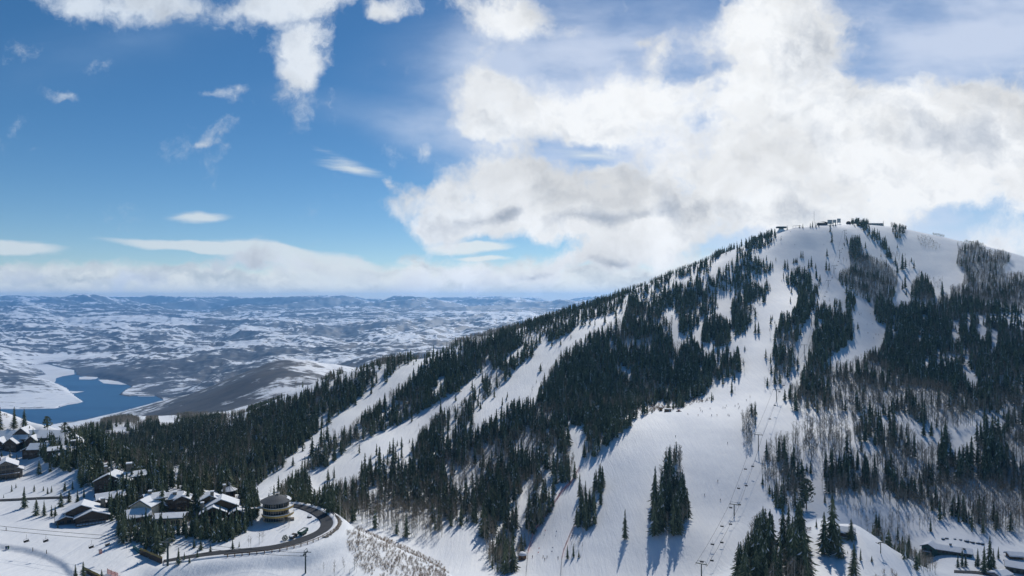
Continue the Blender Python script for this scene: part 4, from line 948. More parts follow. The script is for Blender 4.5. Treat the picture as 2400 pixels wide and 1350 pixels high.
# which scattered trees become things of their own: the 300 conifers and the 300 aspens that show largest
pxh = T[:, 3] * F / T[:, 1]
px_, py_ = ppos(T[:, 0], T[:, 1], T[:, 2])
infr = (px_ > 4) & (px_ < 2396) & (py_ - pxh * .75 < 1345) & (T[:, 6] < .5)
score = np.where(infr, pxh, -1)
isA = T[:, 4] > .5
nC = 300 - len([e for e in EXTRA if e[2] != 'a']); nA = 300 - len([e for e in EXTRA if e[2] == 'a'])
ind = np.zeros(len(T), bool)
ind[np.argsort(np.where(~isA, score, -1))[::-1][:nC]] = True
ind[np.argsort(np.where(isA, score, -1))[::-1][:nA]] = True
print("TREES", len(T), "conifers", int((~isA).sum()), "aspens", int(isA.sum()), "brush", len(BR))
rest = T[~ind]
rC = rest[rest[:, 4] < .5]; rA = rest[rest[:, 4] > .5]
def items(a, nv, lo, hi, v0=0):
    n = len(a); r = np.random.default_rng(3)
    return np.stack([a[:, 0], a[:, 1], a[:, 2] - .3, a[:, 3], r.uniform(lo, hi, n), r.uniform(0, 6.28, n), r.integers(0, nv, n) + v0], 1)
near = rC[:, 3] * F / rC[:, 1] > 30
def flecked(vf, seed, p=.022):
    v, f = vf; m = np.zeros(len(f), int); m[np.random.default_rng(seed).random(len(f)) < p] = 2; return v, f, m
def joined2(a, b):
    return np.concatenate([a[0], b[0]]), np.concatenate([a[1], b[1] + len(a[0])]), np.concatenate([a[2], np.full(len(b[1]), b[2])])
cv = [joined2(flecked(conifer(s, 11, 8, .155 + .02 * (s % 3), ragged=.35), s), (*trunk(-.03, .3, .014, .01, 3), 1)) for s in range(4)] + \
     [joined2(flecked(conifer(s + 20, 7, 6, .165 + .02 * (s % 3), ragged=.35), s, .006), (*trunk(-.03, .3, .014, .01, 3), 1)) for s in range(4)]
o = merged("conifer_forest", np.concatenate([items(rC[near], 4, .72, 1.45), items(rC[~near], 4, .72, 1.5, 4)]), cv, [M_fir, M_bark, M_fleck])
tag(o, "dense dark conifers massed over the mountain flanks", "forest", None, 'stuff')
av = [joined((*aspen(s, 20, 34), 0), (*trunk(-.03, .8, .012, .005, 3), 1)) for s in range(5)]
o = merged("aspen_forest", items(rA, 5, .9, 1.35), av, [M_twig, M_asp])
tag(o, "bare grey-brown aspens massed between the conifers", "forest", None, 'stuff')
bv = [joined((*shrub(s), 0)) for s in range(5)]
o = merged("brush", items(BR, 5, .8, 1.3), bv, [M_brush])
tag(o, "brown leafless brush poking through the snow", "brush", None, 'stuff')

# individual trees
CONI = [(bpy_v := conifer(40 + s, 15, 10, [.15, .17, .135, .19, .16, .145][s], ragged=.38)) for s in range(6)]
BIG = [conifer(60 + s, 19, 12, [.21, .24, .19][s], ragged=.4, droop=.06) for s in range(3)]
PINE = [pine(80 + s) for s in range(3)]
ASP = [aspen(90 + s, 30, 60) for s in range(6)]
def me_of(nm, vf, m):
    if m is M_fir:
        v, f, mi = flecked(vf, len(vf[0]), .04); return mesh_np(nm, v, [f], [M_fir, M_bark, M_fleck], mi)
    return mesh_np(nm, vf[0], [vf[1]], [m])
ME = {'c': [me_of("conifer_crown", v, M_fir) for v in CONI], 'b': [me_of("conifer_crown", v, M_fir) for v in BIG], 'p': [me_of("pine_crown", v, M_fir) for v in PINE], 'a': [me_of("aspen_crown", v, M_twig) for v in ASP]}
TRC = me_of("conifer_trunk", trunk(-.03, .9, .016, .004, 6), M_bark); TRP = me_of("pine_trunk", trunk(-.03, .85, .022, .006, 6), M_bark); TRA = me_of("aspen_trunk", trunk(-.03, .86, .0125, .004, 6), M_asp)
KN = {'c': ("conifer", TRC), 'b': ("conifer", TRC), 'p': ("pine_tree", TRP), 'a': ("aspen_tree", TRA)}
PROTO = {}
def place_tree(kd, vi, loc, h, w, rot, label, group=None):
    key = (kd, vi)
    if key not in PROTO:
        e = empty(KN[kd][0])
        for nm, me in (("crown", ME[kd][vi]), ("trunk", KN[kd][1])):
            c = bpy.data.objects.new(nm, me); c.parent = e; link(c)
        PROTO[key] = e
    else: e = copy_tree(PROTO[key])
    for kx in ('group',):
        if kx in e: del e[kx]
    e.location = loc; e.rotation_euler = (0, 0, rot); e.scale = (h * w, h * w, h)
    tag(e, label, "tree", group)
    return e
rr = random.Random(4)
for g, h, kd, lab in EXTRA:
    w = rr.uniform(.9, 1.1)
    if kd == 'c' and h < 5: w *= 1.35
    place_tree(kd, rr.randrange(len(ME[kd])), (g[0], g[1], g[2] - .02 * h), h, w, rr.uniform(0, 6.28), lab)
ORD = ["leftmost", "second from left", "third from left", "fourth from left", "fifth from left", "sixth from left"]
stands = {}
for q in np.nonzero(ind)[0]:
    ci = int(T[q, 5]); stands.setdefault((PAINT[ci - 1][2], bool(isA[q])), []).append(q)
for (where, a), qs in stands.items():
    qs.sort(key=lambda q: px_[q])
    kdl = "bare pale-stemmed aspen" if a else "dark green conifer"
    for n, q in enumerate(qs):
        kd = 'a' if a else ('b' if T[q, 1] < 420 and rr.random() < .35 else 'c')
        lab = f"{kdl} {where}"
        grp = f"{'aspens' if a else 'conifers'} {where}"
        if 1 < len(qs) <= 6: lab = f"{'aspen' if a else 'conifer'}, {ORD[n]} of {len(qs)}, {where}"
        place_tree(kd, rr.randrange(len(ME[kd])), (T[q, 0], T[q, 1], T[q, 2] - .25), T[q, 3], rr.uniform(.78, 1.35), rr.uniform(0, 6.28), lab, grp)

# ------------------------------------------------------------------ materials for built things
m_dark = mat("dark_timber", (.095, .072, .054), .8, nscale=1.2); m_wood = mat("brown_timber", (.17, .105, .06), .75, nscale=1.5); m_ochre = mat("ochre_timber", (.58, .38, .12), .6, nscale=2.0)
m_stone = mat("rough_stone", (.25, .22, .18), .9, nscale=1.6, namp=.5, bump=.1); m_snow = mat("roof_snow", (.83, .85, .88), .65, nscale=.5, namp=.06, bump=.15)
m_glass = mat("window_glass", (.018, .026, .03), .12, spec=.5); m_frame = mat("window_frame", (.10, .075, .05), .6); m_fascia = mat("fascia_board", (.05, .04, .032), .7)
m_shingle = mat("grey_shingle", (.135, .14, .145), .85, nscale=2.2, namp=.3); m_steel = mat("green_steel", (.035, .055, .055), .5, .3); m_grey = mat("grey_metal", (.16, .17, .17), .5, .4); m_tan = mat("tan_wall", (.62, .54, .41), .8, nscale=1.0)
m_asph = mat("asphalt", (.045, .050, .058), .85, nscale=.35, namp=.25); m_rubber = mat("black_rubber", (.02, .02, .02), .8); m_green = mat("green_paint", (.03, .10, .07), .5); m_blue = mat("blue_paint", (.03, .08, .2), .5)
m_panel = mat("pale_panel", (.42, .43, .44), .6, nscale=.4, namp=.1); m_rock = mat("grey_rock", (.13, .12, .11), .9, nscale=.8, namp=.4, bump=.2); m_red = mat("red_fabric", (.55, .10, .08), .7); m_bank = mat("ploughed_snow", (.82, .83, .85), .7, nscale=.6, namp=.08, bump=.25)
m_teal = mat("teal_panel", (.03, .13, .14), .5); m_skin = mat("skin", (.45, .28, .2), .6); m_ski = mat("ski", (.3, .05, .04), .4)
def netmat(name, col, a):
    m = bpy.data.materials.new(name); m.use_nodes = True; N = NT(m.node_tree)
    b = m.node_tree.nodes['Principled BSDF']; b.inputs['Base Color'].default_value = (*col, 1); b.inputs['Alpha'].default_value = a; b.inputs['Roughness'].default_value = .8
    return m
m_net = netmat("pink_net", (.62, .24, .22), .42); m_netred = netmat("red_net", (.75, .22, .16), .45); m_netdark = netmat("dark_net", (.10, .09, .09), .4)
Rz = lambda a: Matrix.Rotation(R(a), 4, 'Z')
Tr = lambda x, y, z: Matrix.Translation((x, y, z))
def P1(x, y): return at(*zp(1, [(x, y)])[0])
def face_cam(g): return math.degrees(math.atan2(g[0], g[1]))       # yaw that turns local -y towards the camera is -this

def add_window(root, M, w, h):
    f = MB()
    for q in ((-w/2-.1, -w/2, -h/2-.1, h/2+.1), (w/2, w/2+.1, -h/2-.1, h/2+.1), (-w/2, w/2, -h/2-.1, -h/2), (-w/2, w/2, h/2, h/2+.1), (-.03, .03, -h/2, h/2)):
        f.box(q[0], q[1], -.12, .02, q[2], q[3], M)
    fo = f.build("window", m_frame, root)
    MB().box(-w/2, w/2, -.05, .02, -h/2, h/2, M).build("pane", m_glass, fo)
def roof_slabs(L, W, h, p, ov, M, z_off, th, inset=0.0, flat=False):
    mb = MB(); l = L / 2 + ov - inset; w = W / 2 + ov - inset
    zr = h + p * W / 2; ze = zr - p * w
    for s in (1, -1):
        y0, y1 = 0.0, s * w
        vs = [(-l, y0, zr + z_off), (l, y0, zr + z_off), (l, y1, ze + z_off), (-l, y1, ze + z_off), (-l, y0, zr + z_off + th), (l, y0, zr + z_off + th), (l, y1, ze + z_off + th), (-l, y1, ze + z_off + th)]
        fs = [(0, 1, 2, 3), (7, 6, 5, 4), (0, 4, 5, 1), (1, 5, 6, 2), (2, 6, 7, 3), (3, 7, 4, 0)]
        if s < 0: fs = [f[::-1] for f in fs]
        mb.add(vs, fs, M)
    return mb
def chalet(label, g, yaw, wings, chimneys=(), decks=(), wallm=None, name="chalet", cat="chalet", group="snow-roofed chalets on the left", snow=.34, sink=.4, fixed=False):
    yaw = -face_cam(g) * .9 + (yaw - 11) * .5 if g[0] < 0 and not fixed else yaw
    root = empty(name, (g[0], g[1], g[2] - sink), R(yaw)); tag(root, label, cat, group)
    wall = MB(); mats_ = wallm or m_dark
    for (cx, cy, L, W, h, p, rot, wins) in wings:
        M = Tr(cx, cy, 0) @ Rz(rot)
        prof = [(-W/2, -4), (W/2, -4), (W/2, h), (0, h + p * W / 2), (-W/2, h)]
        wall.add([(x, y, z) for x in (-L/2, L/2) for y, z in prof], [(0, 1, 2, 3, 4)[::-1], (5, 6, 7, 8, 9)] + [(i, (i + 1) % 5, (i + 1) % 5 + 5, i + 5) for i in range(5)], M)
    wall.build("wall", mats_, root)
    for (cx, cy, L, W, h, p, rot, wins) in wings:
        M = Tr(cx, cy, 0) @ Rz(rot)
        ro = roof_slabs(L, W, h, p, .9, M, .02, .28).build("roof", m_fascia, root)
        roof_slabs(L, W, h, p, .9, M, .31, snow, .12).build("snow_cover", m_snow, ro)
        for (side, n, rows) in wins:
            for r_ in range(rows):
                for i in range(n):
                    if side == 'g':
                        ys = (i - (n - 1) / 2) * W * .8 / max(n, 1); zz = 1.6 + r_ * 2.7
                        if zz + .8 > h + p * (W / 2 - abs(ys)) - .3: continue
                        Mw = M @ Tr(-L/2, ys, zz) @ Rz(-90)
                    else:
                        xs = (i - (n - 1) / 2) * L * .86 / max(n, 1); zz = 1.6 + r_ * 2.7
                        Mw = M @ Tr(xs, -W/2, zz)
                    add_window(root, Mw, 1.5, 1.45)
    for (x, y, w, z0, z1) in chimneys:
        ch = MB().box(x - w/2, x + w/2, y - w/2, y + w/2, z0, z1).build("chimney", m_stone, root)
        MB().box(x - w/2 - .12, x + w/2 + .12, y - w/2 - .12, y + w/2 + .12, z1 + .003, z1 + .4).build("snow_cap", m_snow, ch)
    for (x0, x1, y0, y1, z) in decks:
        d_ = MB().box(x0, x1, y0, y1, z - .25, z)
        k = x0
        while k < x1 - .1:
            d_.box(k, k + .12, y0, y0 + .12, z + .003, z + 1.0); k += 1.2
        d_.box(x0, x1, y0 - .05, y0 + .15, z + 1.0, z + 1.12)
        for xx in (x0, (x0 + x1) / 2, x1 - .25): d_.box(xx, xx + .25, y0 + .1, y0 + .35, z - 5, z - .253)
        dk = d_.build("balcony", m_wood, root)
        MB().box(x0 + .2, x1 - .2, y0 + .25, y1 - .05, z + .003, z + .22).build("snow_cover", m_snow, dk)
    return root
# wings: (cx, cy, length along ridge, width, wall height, pitch, ridge rotation, windows)
chalet("largest chalet complex with many snowy gables on the upper left hill", P1(235, 432), 8, [
    (-9, 2, 22, 10, 5.5, .75, 0, [('l', 5, 1)]), (-16, -4.5, 8, 7, 3.8, .8, 90, [('g', 2, 1)]), (-8.5, -5, 8, 6.5, 3.8, .85, 90, [('g', 2, 1)]), (-6.5, 3.5, 9, 7.5, 8.2, .85, 90, [('g', 2, 3)]),
    (12, 1, 17, 11, 6, .55, 0, [('l', 5, 2)]), (2.5, -3.5, 8, 5.5, 5, .9, 90, [('g', 1, 2)])], [(-14.5, 3, 1.3, 4, 10.2), (15, 4, 1.2, 6, 10.5)], [(-19.5, -13, -10.5, -8.5, 1.0), (14.0, 20.5, -6.5, -4.5, 3.2)], fixed=True)
chalet("hip-roofed chalet below the largest complex, half hidden by conifers", P1(285, 492), 10, [(0, 0, 10, 8, 4.2, .6, 0, [('l', 4, 1)]), (-6, 1, 6, 6, 3.2, .6, 90, [('g', 2, 1)])], [(3, 1, 1.1, 4, 7.6)], fixed=True)
chalet("chalet with low sloping roofs and square dark chimney, above trees", P1(460, 505), 14, [(-3, 0, 10, 7, 4.6, .35, 0, [('l', 3, 1)]), (4, -1, 9, 7, 3.6, .4, 25, [('l', 3, 1)]), (1, -4.5, 7, 5, 2.2, .4, 0, [])], [(3.8, 1.5, 2.4, 3, 8.4)])
chalet("tall gabled stone chalet cut off by the left picture edge", P1(42, 655), 14, [(0, 0, 11, 10, 7.2, .55, 90, [('g', 4, 3)]), (5.5, -2, 5, 4, 4.6, .5, 90, [('g', 1, 1)])], [(-3, 3, 1.2, 6, 11)], [(-5.5, 6.5, -7.5, -5.5, 3.4)], wallm=m_stone)
chalet("chalet with long snowy roof and wide stone chimney, dark forest behind", P1(850, 722), 12, [(-4, 1, 9, 13, 4.6, .5, 74, [('g', 4, 2)]), (6, 1, 9, 7, 5.4, .45, 10, [('l', 3, 2)]), (2, -3, 6, 6, 4.6, .5, 72, [('g', 2, 2)])], [(3.6, 1.5, 2.6, 6, 11.6), (-7, 6, 1.2, 6, 10.2)])
chalet("dark gabled chalet with wide deck beside the nursery run", P1(625, 955), 12, [(1.5, -2.5, 7, 12.5, 3.2, .40, 90, [('g', 5, 1)]), (-2.5, 2.0, 8, 12, 5.2, .44, 86, [('g', 3, 1)]), (-9, .5, 6, 6.5, 2.4, .4, 95, [('g', 2, 1)])], [(5.4, 2.6, 1.9, 4, 8.8)], [(-4.5, 7.5, -8.6, -6.2, .6)], wallm=m_dark)
chalet("small chalet with curved snowy roof, behind the dark gabled chalet", P1(775, 850), 14, [(0, 0, 11, 7, 4.4, .5, 8, [('l', 4, 1)]), (-4, -3, 6, 5, 3.6, .5, 80, [('g', 1, 1)])])
chalet("tan-walled chalet whose snowy roof falls to the right, by conifers", P1(1010, 925), 12, [(1, 2, 9, 9, 5.2, .6, 62, [('g', 2, 1)]), (4, 6, 8, 7, 6.8, .45, 15, [('l', 2, 1)])], [(2.4, 5.5, 1.4, 5, 10)], wallm=m_tan)
chalet("low chalet under a broad single slope of snow, below the tan-walled one", P1(965, 950), 12, [(0, 0, 9.5, 8.5, 2.4, .55, 8, [('l', 4, 1)])])
chalet("chalet with twin snow-laden roof slopes between tall conifers", P1(1235, 880), 10, [(-1.5, 1, 8, 8, 6.2, .45, 0, [('l', 3, 2)]), (3.2, -.5, 7, 6, 5.6, .5, 85, [('g', 2, 2)])], [(-.3, -.6, 1.6, 6, 8.8)])
chalet("chalet with flat lean-to roof sloping right, above the front row", P1(1200, 975), 10, [(0, 0, 12, 7, 3.4, .3, -14, [('l', 5, 1)])], wallm=m_tan)
chalet("porch chalet with broad front gable and tall windows beside the round building", P1(1555, 945), 8, [(-3.2, -1.5, 6, 10.5, 4.4, .5, 90, [('g', 5, 2)]), (0, 4, 8, 14, 5.8, .46, 90, [('g', 3, 2)]), (7.2, -2, 6, 6, 3.4, .5, 90, [('g', 2, 1)]), (-5.5, 9, 6, 8, 7.8, .5, 90, [('g', 2, 1)])],
       [(-8.2, .5, 1.3, 3, 8.4), (-4.4, 6, 1.5, 6, 11.8), (.6, 12, 1.2, 7, 13)], [(-9, 2, -8.8, -6.6, 2.2)], wallm=m_wood)
chalet("dark hut with snowy roof among giant conifers on the bottom right knoll", at(*zp(4, [(848, 1062)])[0]), -25, [(0, 0, 7, 5.5, 2.8, .5, 0, [('l', 3, 1)])], [], [(-3, 3, -4.6, -2.8, .2)], name="hut", cat="hut", group=None)
lg = at(*zp(4, [(1560, 1182)])[0])
chalet("long low lodge with green eaves on the bottom right flat", lg, -28, [(3, 0, 21, 9, 2.8, .38, 0, [('l', 8, 1)]), (-10, -.5, 8, 8, 3.2, .5, 70, [('g', 2, 1)])], [(2, 1.5, 1.4, 3, 6.2), (9.5, -1.5, 1.4, 3, 5.4)], [(-16, -10, -6.5, -4.2, .4)], wallm=mat("green_boards", (.04, .10, .085), .7, nscale=1.0), name="lodge", cat="lodge", group=None).scale = (.86, .86, .86)
chalet("corner house with low snowy roof at the bottom right picture edge", at(*zp(4, [(2075, 1318)])[0]), -32, [(0, 0, 13, 9, 3.4, .35, 0, [('l', 4, 1)])], wallm=mat("grey_green_boards", (.11, .13, .11), .8, nscale=1.0), name="house", cat="house", group=None)
chalet("white-roofed shed cut off by the bottom picture edge, right of the lodge", at(*zp(4, [(1935, 1350)])[0]), -38, [(0, -2, 8, 6, 2.2, .3, 60, [])], wallm=mat("pale_boards", (.3, .31, .33), .8), name="shed", cat="shed", group=None, snow=.7)

chalet("snow-buried cabin just above the corner house at the right edge", at(*zp(4, [(2035, 1222)])[0]), -30, [(0, 0, 7, 5, 2.0, .4, 20, [('l', 2, 1)])], wallm=m_wood, name="cabin", cat="cabin", group=None, snow=.7)
# ------------------------------------------------------------------ the round building
gb = P1(1940, 952)
rb = empty("round_building", (gb[0], gb[1], gb[2] - .3), R(-face_cam(gb)))
tag(rb, "round three-storey building with grey conical roof and ochre balconies", "building")
def cone_part(name, prof, m, parent, seg=40, a0=0, a1=360, dx=0, dy=0, smooth=False): return MB().lathe(prof, seg, a0, a1, Tr(dx, dy, 0)).build(name, m, parent, smooth)
FL = 3.15
for k, r in enumerate((5.7, 5.9, 6.0)):
    z0 = k * FL + .3
    cone_part("storey_wall", [(r, z0 - (3 if k == 0 else 0)), (r, z0 + .5), (r, z0 + FL - .2), (0, z0 + FL - .2)], m_tan, rb)
    wb = MB()
    for i in range(26):
        a = 205 + i * 5.6
        M = Rz(a) @ Tr(r, 0, z0 + 1.55)
        wb.box(-.2, .05, -.31, .31, -1.05, 1.15, M)
    wo_ = wb.build("window", m_glass, rb)
    fr = MB()
    for i in range(0, 27, 2):
        M = Rz(205 - 2.8 + i * 5.6) @ Tr(r, 0, z0 + 1.55); fr.box(-.1, .1, -.035, .035, -1.05, 1.15, M)
    fr.build("mullion", m_tan, wo_)
for k, (r, dx, dy) in enumerate(((7.3, .9, -.3), (7.1, .9, -.2))):
    z0 = (k + 1) * FL + .1
    bo = cone_part("balcony", [(5.0, z0 - .25), (r, z0 - .25), (r + .12, z0 + .75), (r - .06, z0 + .75), (r - .1, z0 + .02), (5.0, z0 + .02)], m_ochre, rb, 36, 185, 372, dx, dy)
    cone_part("snow_cover", [(5.2, z0 + .024), (5.2, z0 + .34), (r - .12, z0 + .30), (r - .12, z0 + .024)], m_snow, bo, 36, 187, 370, dx, dy)
    cone_part("snow_rim", [(r - .08, z0 + .753), (r - .06, z0 + .95), (r + .1, z0 + .95), (r + .13, z0 + .753)], m_snow, bo, 36, 185, 372, dx, dy)
rf = cone_part("roof", [(5.6, 3 * FL + .1), (7.1, 3 * FL - .12), (7.15, 3 * FL + .1), (4.2, 3 * FL + 1.5), (1.6, 3 * FL + 2.4), (0, 3 * FL + 2.55)], m_shingle, rb, 48)
MB().box(-.1, 1.2, -.5, .7, 3 * FL + 2.0, 3 * FL + 3.1).build("chimney", m_stone, rf)
cone_part("snow_cover", [(5.2, 3 * FL + 1.06), (5.2, 3 * FL + 1.3), (6.6, 3 * FL + .66), (7.0, 3 * FL + .18)], m_snow, rf, 12, -25, 40)
br = MB().box(-13.0, -5.5, -.4, 1.6, FL * 2 - .2, FL * 2)
for k in range(7): br.box(-13 + k * 1.2, -12.9 + k * 1.2, -.4, -.3, FL * 2 + .003, FL * 2 + 1.1)
br.box(-13, -5.6, -.45, -.28, FL * 2 + 1.1, FL * 2 + 1.22); br.box(-13.2, -12.6, .2, .8, -3, FL * 2 - .203)
bo = br.build("footbridge", m_wood, rb); MB().box(-12.9, -5.7, -.2, 1.5, FL * 2 + .003, FL * 2 + .35).build("snow_cover", m_snow, bo)
MB().box(4.2, 8.2, -4.6, -2.0, -2.5, 1.2, Rz(0)).build("terrace_wall", m_stone, rb)
# turret pavilion
gt = P1(1612, 800)
tv = empty("pavilion", (gt[0], gt[1], gt[2] - .3)); tag(tv, "eight-sided pavilion with ribbed snowy conical roof behind the porch chalet", "pavilion")
cone_part("wall", [(3.0, -3), (3.0, 1.6), (0, 1.6)], m_wood, tv, 8)
pp = MB()
for k in range(8): pp.box(-.15, .15, -.15, .15, 1.603, 4.2, Rz(22 + k * 45) @ Tr(2.8, 0, 0))
pp.build("post", m_dark, tv); cone_part("window", [(2.7, 1.603), (2.7, 4.0)], m_glass, tv, 8)
rf = cone_part("roof", [(3.9, 4.0), (3.95, 4.25), (0, 6.3)], m_fascia, tv, 16); cone_part("snow_cover", [(3.85, 4.33), (3.85, 4.5), (0, 6.62)], m_snow, rf, 16)
rb_ = MB()
for k in range(12): rb_.tube([(0, 0, 6.68), Rz(k * 30) @ Vector((3.86, 0, 4.55))], .06, 4)
rb_.build("rib", m_dark, rf)
dk = MB().box(3.4, 8.6, -2.5, .5, .6, .8)
for k in range(6): dk.box(3.5 + k, 3.62 + k, -2.5, -2.38, .803, 1.8)
dk.box(3.4, 8.6, -2.52, -2.36, 1.8, 1.92); dk.box(3.6, 4, -2, -1.6, -3, .597); dk.box(8, 8.4, -2, -1.6, -3, .597); dko = dk.build("deck", m_wood, tv); MB().box(3.5, 8.5, -2.3, .4, .803, 1.05).build("snow_cover", m_snow, dko)

# ------------------------------------------------------------------ roads, bank, guard rail
def onground(pts, lift): 
    out = []
    for p in pts:
        g = at(*p); out.append((g[0], g[1], g[2] + lift))
    return out
def ribbon(name, A, B, m, thick=.3):
    """A, B: matching 3-D edge lists -> slab with sides"""
    n = len(A); V = list(A) + list(B) + [(x, y, z - thick) for x, y, z in A] + [(x, y, z - thick) for x, y, z in B]; Fc = []
    for i in range(n - 1):
        Fc += [(i, i + 1, n + i + 1, n + i), (2*n + i, 3*n + i, 3*n + i + 1, 2*n + i + 1), (i, 2*n + i, 2*n + i + 1, i + 1), (n + i, n + i + 1, 3*n + i + 1, 3*n + i)]
    Fc += [(0, n, 3*n, 2*n), (n - 1, 3*n - 1, 4*n - 1, 2*n - 1)]
    mb = MB().add(V, Fc); return mb.build(name, m)
ow_ = [(x, y, ROAD_Z) for x, y in RO]; iw_ = [(x, y, ROAD_Z) for x, y in RI]
rd = ribbon("road", ow_, iw_, m_asph, 1.5); tag(rd, kind='structure')
# ploughed bank along the outer edge
nrm = []
for i in range(no_):
    t = np.array(ow_[min(i + 1, no_ - 1)][:2]) - np.array(ow_[max(i - 1, 0)][:2]); t /= np.linalg.norm(t); n = np.array([t[1], -t[0]])
    c = np.array(ow_[i][:2]) - np.array(iw_[i][:2]);  n = n if n @ c > 0 else -n; nrm.append(n)
Vb = []; nb = 6
for i in range(no_):
    for j, (off, hh0) in enumerate(((.0, .04), (.3, .25), (.9, .42), (1.6, .36), (2.1, .1), (2.6, -.9))):
        hh = hh0 * (1 if i < 46 or hh0 < 0 else .45); w_ = (.1 if i < 46 else .04) * math.sin(i * 1.7 + j) ; Vb.append((ow_[i][0] + nrm[i][0] * off, ow_[i][1] + nrm[i][1] * off, ow_[i][2] + hh + (w_ if 0 < j < 5 else 0)))
bank = obj_np("snow_bank", np.array(Vb), [grid_faces(no_, nb)[:, ::-1]], [m_bank], smooth=True); tag(bank, kind='structure')
rail = empty("guardrail", tuple(Vector(ow_[30]))); tag(rail, "grey guardrail on posts along the outer edge of the road bend", "guardrail")
gl = [Vector((ow_[i][0] + nrm[i][0] * 2.5, ow_[i][1] + nrm[i][1] * 2.5, ow_[i][2])) for i in range(18, 74)]
org = Vector(ow_[30]); mbr = MB()
mbr.tube([p - org + Vector((0, 0, .75)) for p in gl], .16, 4); mbr.build("rail", m_wood, rail)
for p in gl[::2]: MB().box(-.14, .14, -.14, .14, -1.6, .95, Tr(*(p - org))).build("post", m_wood, rail)
# masonry under the bend
sw = MB()
for i in range(24, 44):
    p = gl[i - 18] + Vector((nrm[i][0] * .5, nrm[i][1] * .5, 0))
    for k in range(4):
        r_ = random.uniform(.5, .9); M = Tr(p[0] + nrm[i][0] * .35 * k + random.uniform(-.3, .3), p[1] + nrm[i][1] * .35 * k, p[2] - .4 - k * .95) @ Rz(random.uniform(0, 90))
        sw.box(-r_, r_, -r_ * .8, r_ * .8, -.5, .45, M)
tag(sw.build("stone_wall", m_stone), "rough stone retaining wall below the outside of the road bend", "stone wall")
nr = [p for p in resample(zp(1, [(-60, 822), (100, 815), (250, 806), (400, 800), (500, 797)]), 24)]
A = onground([(x, y - 2.2) for x, y in nr], .25); B = onground([(x, y + 2.4) for x, y in nr], .25)
tag(ribbon("road", A, B, m_asph, 1.0), kind='structure')
nr2 = resample([(2236, 1339), (2285, 1341), (2330, 1347), (2362, 1356)], 16)
tag(ribbon('road', onground([(x, y - 2) for x, y in nr2], .25), onground([(x, y + 4) for x, y in nr2], .25), m_asph, 1.0), kind='structure')
# walls and nets on the nursery run
def wall_line(name, label, pix, h, t, m, cat, capm=None, lift=0, post=None, sink=.6, part="panel"):
    g = [Vector(p) for p in onground(resample(pix, max(4, len(pix) * 4)), lift)]
    root = empty(name, tuple(g[0])); tag(root, label, cat)
    mb = MB()
    for a, b in zip(g[:-1], g[1:]):
        d2 = (b - a).to_2d(); L = d2.length
        if L < .01: continue
        nx_, ny_ = -d2.y / L * t / 2, d2.x / L * t / 2; a_, b_ = a - g[0], b - g[0]
        vs = [(a_.x - nx_, a_.y - ny_, a_.z - sink), (b_.x - nx_, b_.y - ny_, b_.z - sink), (b_.x + nx_, b_.y + ny_, b_.z - sink), (a_.x + nx_, a_.y + ny_, a_.z - sink)]
        vs += [(x, y, z + sink + h) for x, y, z in vs]
        mb.add(vs, [(3, 2, 1, 0), (4, 5, 6, 7), (0, 1, 5, 4), (2, 3, 7, 6), (1, 2, 6, 5), (3, 0, 4, 7)])
    mb.build(part, m, root)
    if capm:
        MB().tube([p - g[0] + Vector((0, 0, h + .12)) for p in g], t * .9, 4).build("cap_rail", capm, root)
    if post:
        for p in g[::post]: MB().box(-.06, .06, -.06, .06, -.5, h + .25, Tr(*(p - g[0]))).build("post", m_dark, root)
    return root
c7 = lambda u, v: (230 + u / 10, 1220 + v / 10)
wall_line("timber_wall", "ochre-capped timber retaining wall beside the nursery run", [c7(985, 790), c7(1240, 905), c7(1490, 1010)], 2.2, .5, m_dark, "wall", m_ochre)
wall_line("padded_fence", "teal padded fence panel at the upper end of the timber wall", [c7(820, 650), c7(900, 720), c7(965, 780)], 1.6, .25, m_teal, "fence")
wall_line("timber_wall", "ochre-capped timber wall at the bottom picture edge", zp(1, [(592, 1322), (640, 1345), (700, 1375)]), 1.4, .5, m_dark, "wall", m_ochre)
wall_line("safety_net", "short red safety net standing on the nursery run", [c7(20, 785), c7(95, 775)], 1.7, .04, m_netred, "net", post=3, part="netting")
wall_line("safety_net", "long pale red safety net at the bottom picture edge", [c7(215, 1240), c7(330, 1290), c7(470, 1340)], 1.8, .04, m_netred, "net", post=4, part="netting")
def z3p(pts): return zp(3, pts)
wall_line("race_net", "long pink race net along the forest edge of the race run", z3p([(776, 592), (722, 690), (652, 762), (572, 880), (502, 972), (452, 1050), (428, 1130), (412, 1195)]), 2.2, .05, m_net, "net", post=4, part="netting")
wall_line("race_net", "dark straight net finishing the left side of the race run", z3p([(412, 1200), (405, 1280), (399, 1349)]), 1.3, .05, m_netdark, "net", post=3, part="netting")
wall_line("race_net", "pink race net below the ragged conifer row", z3p([(752, 965), (702, 1080), (662, 1180), (650, 1235)]), 1.8, .05, m_net, "net", post=3, part="netting")
wall_line("race_net", "dark straight net finishing the right side of the race run", z3p([(649, 1240), (646, 1300), (644, 1349)]), 1.3, .05, m_netdark, "net", post=3, part="netting")
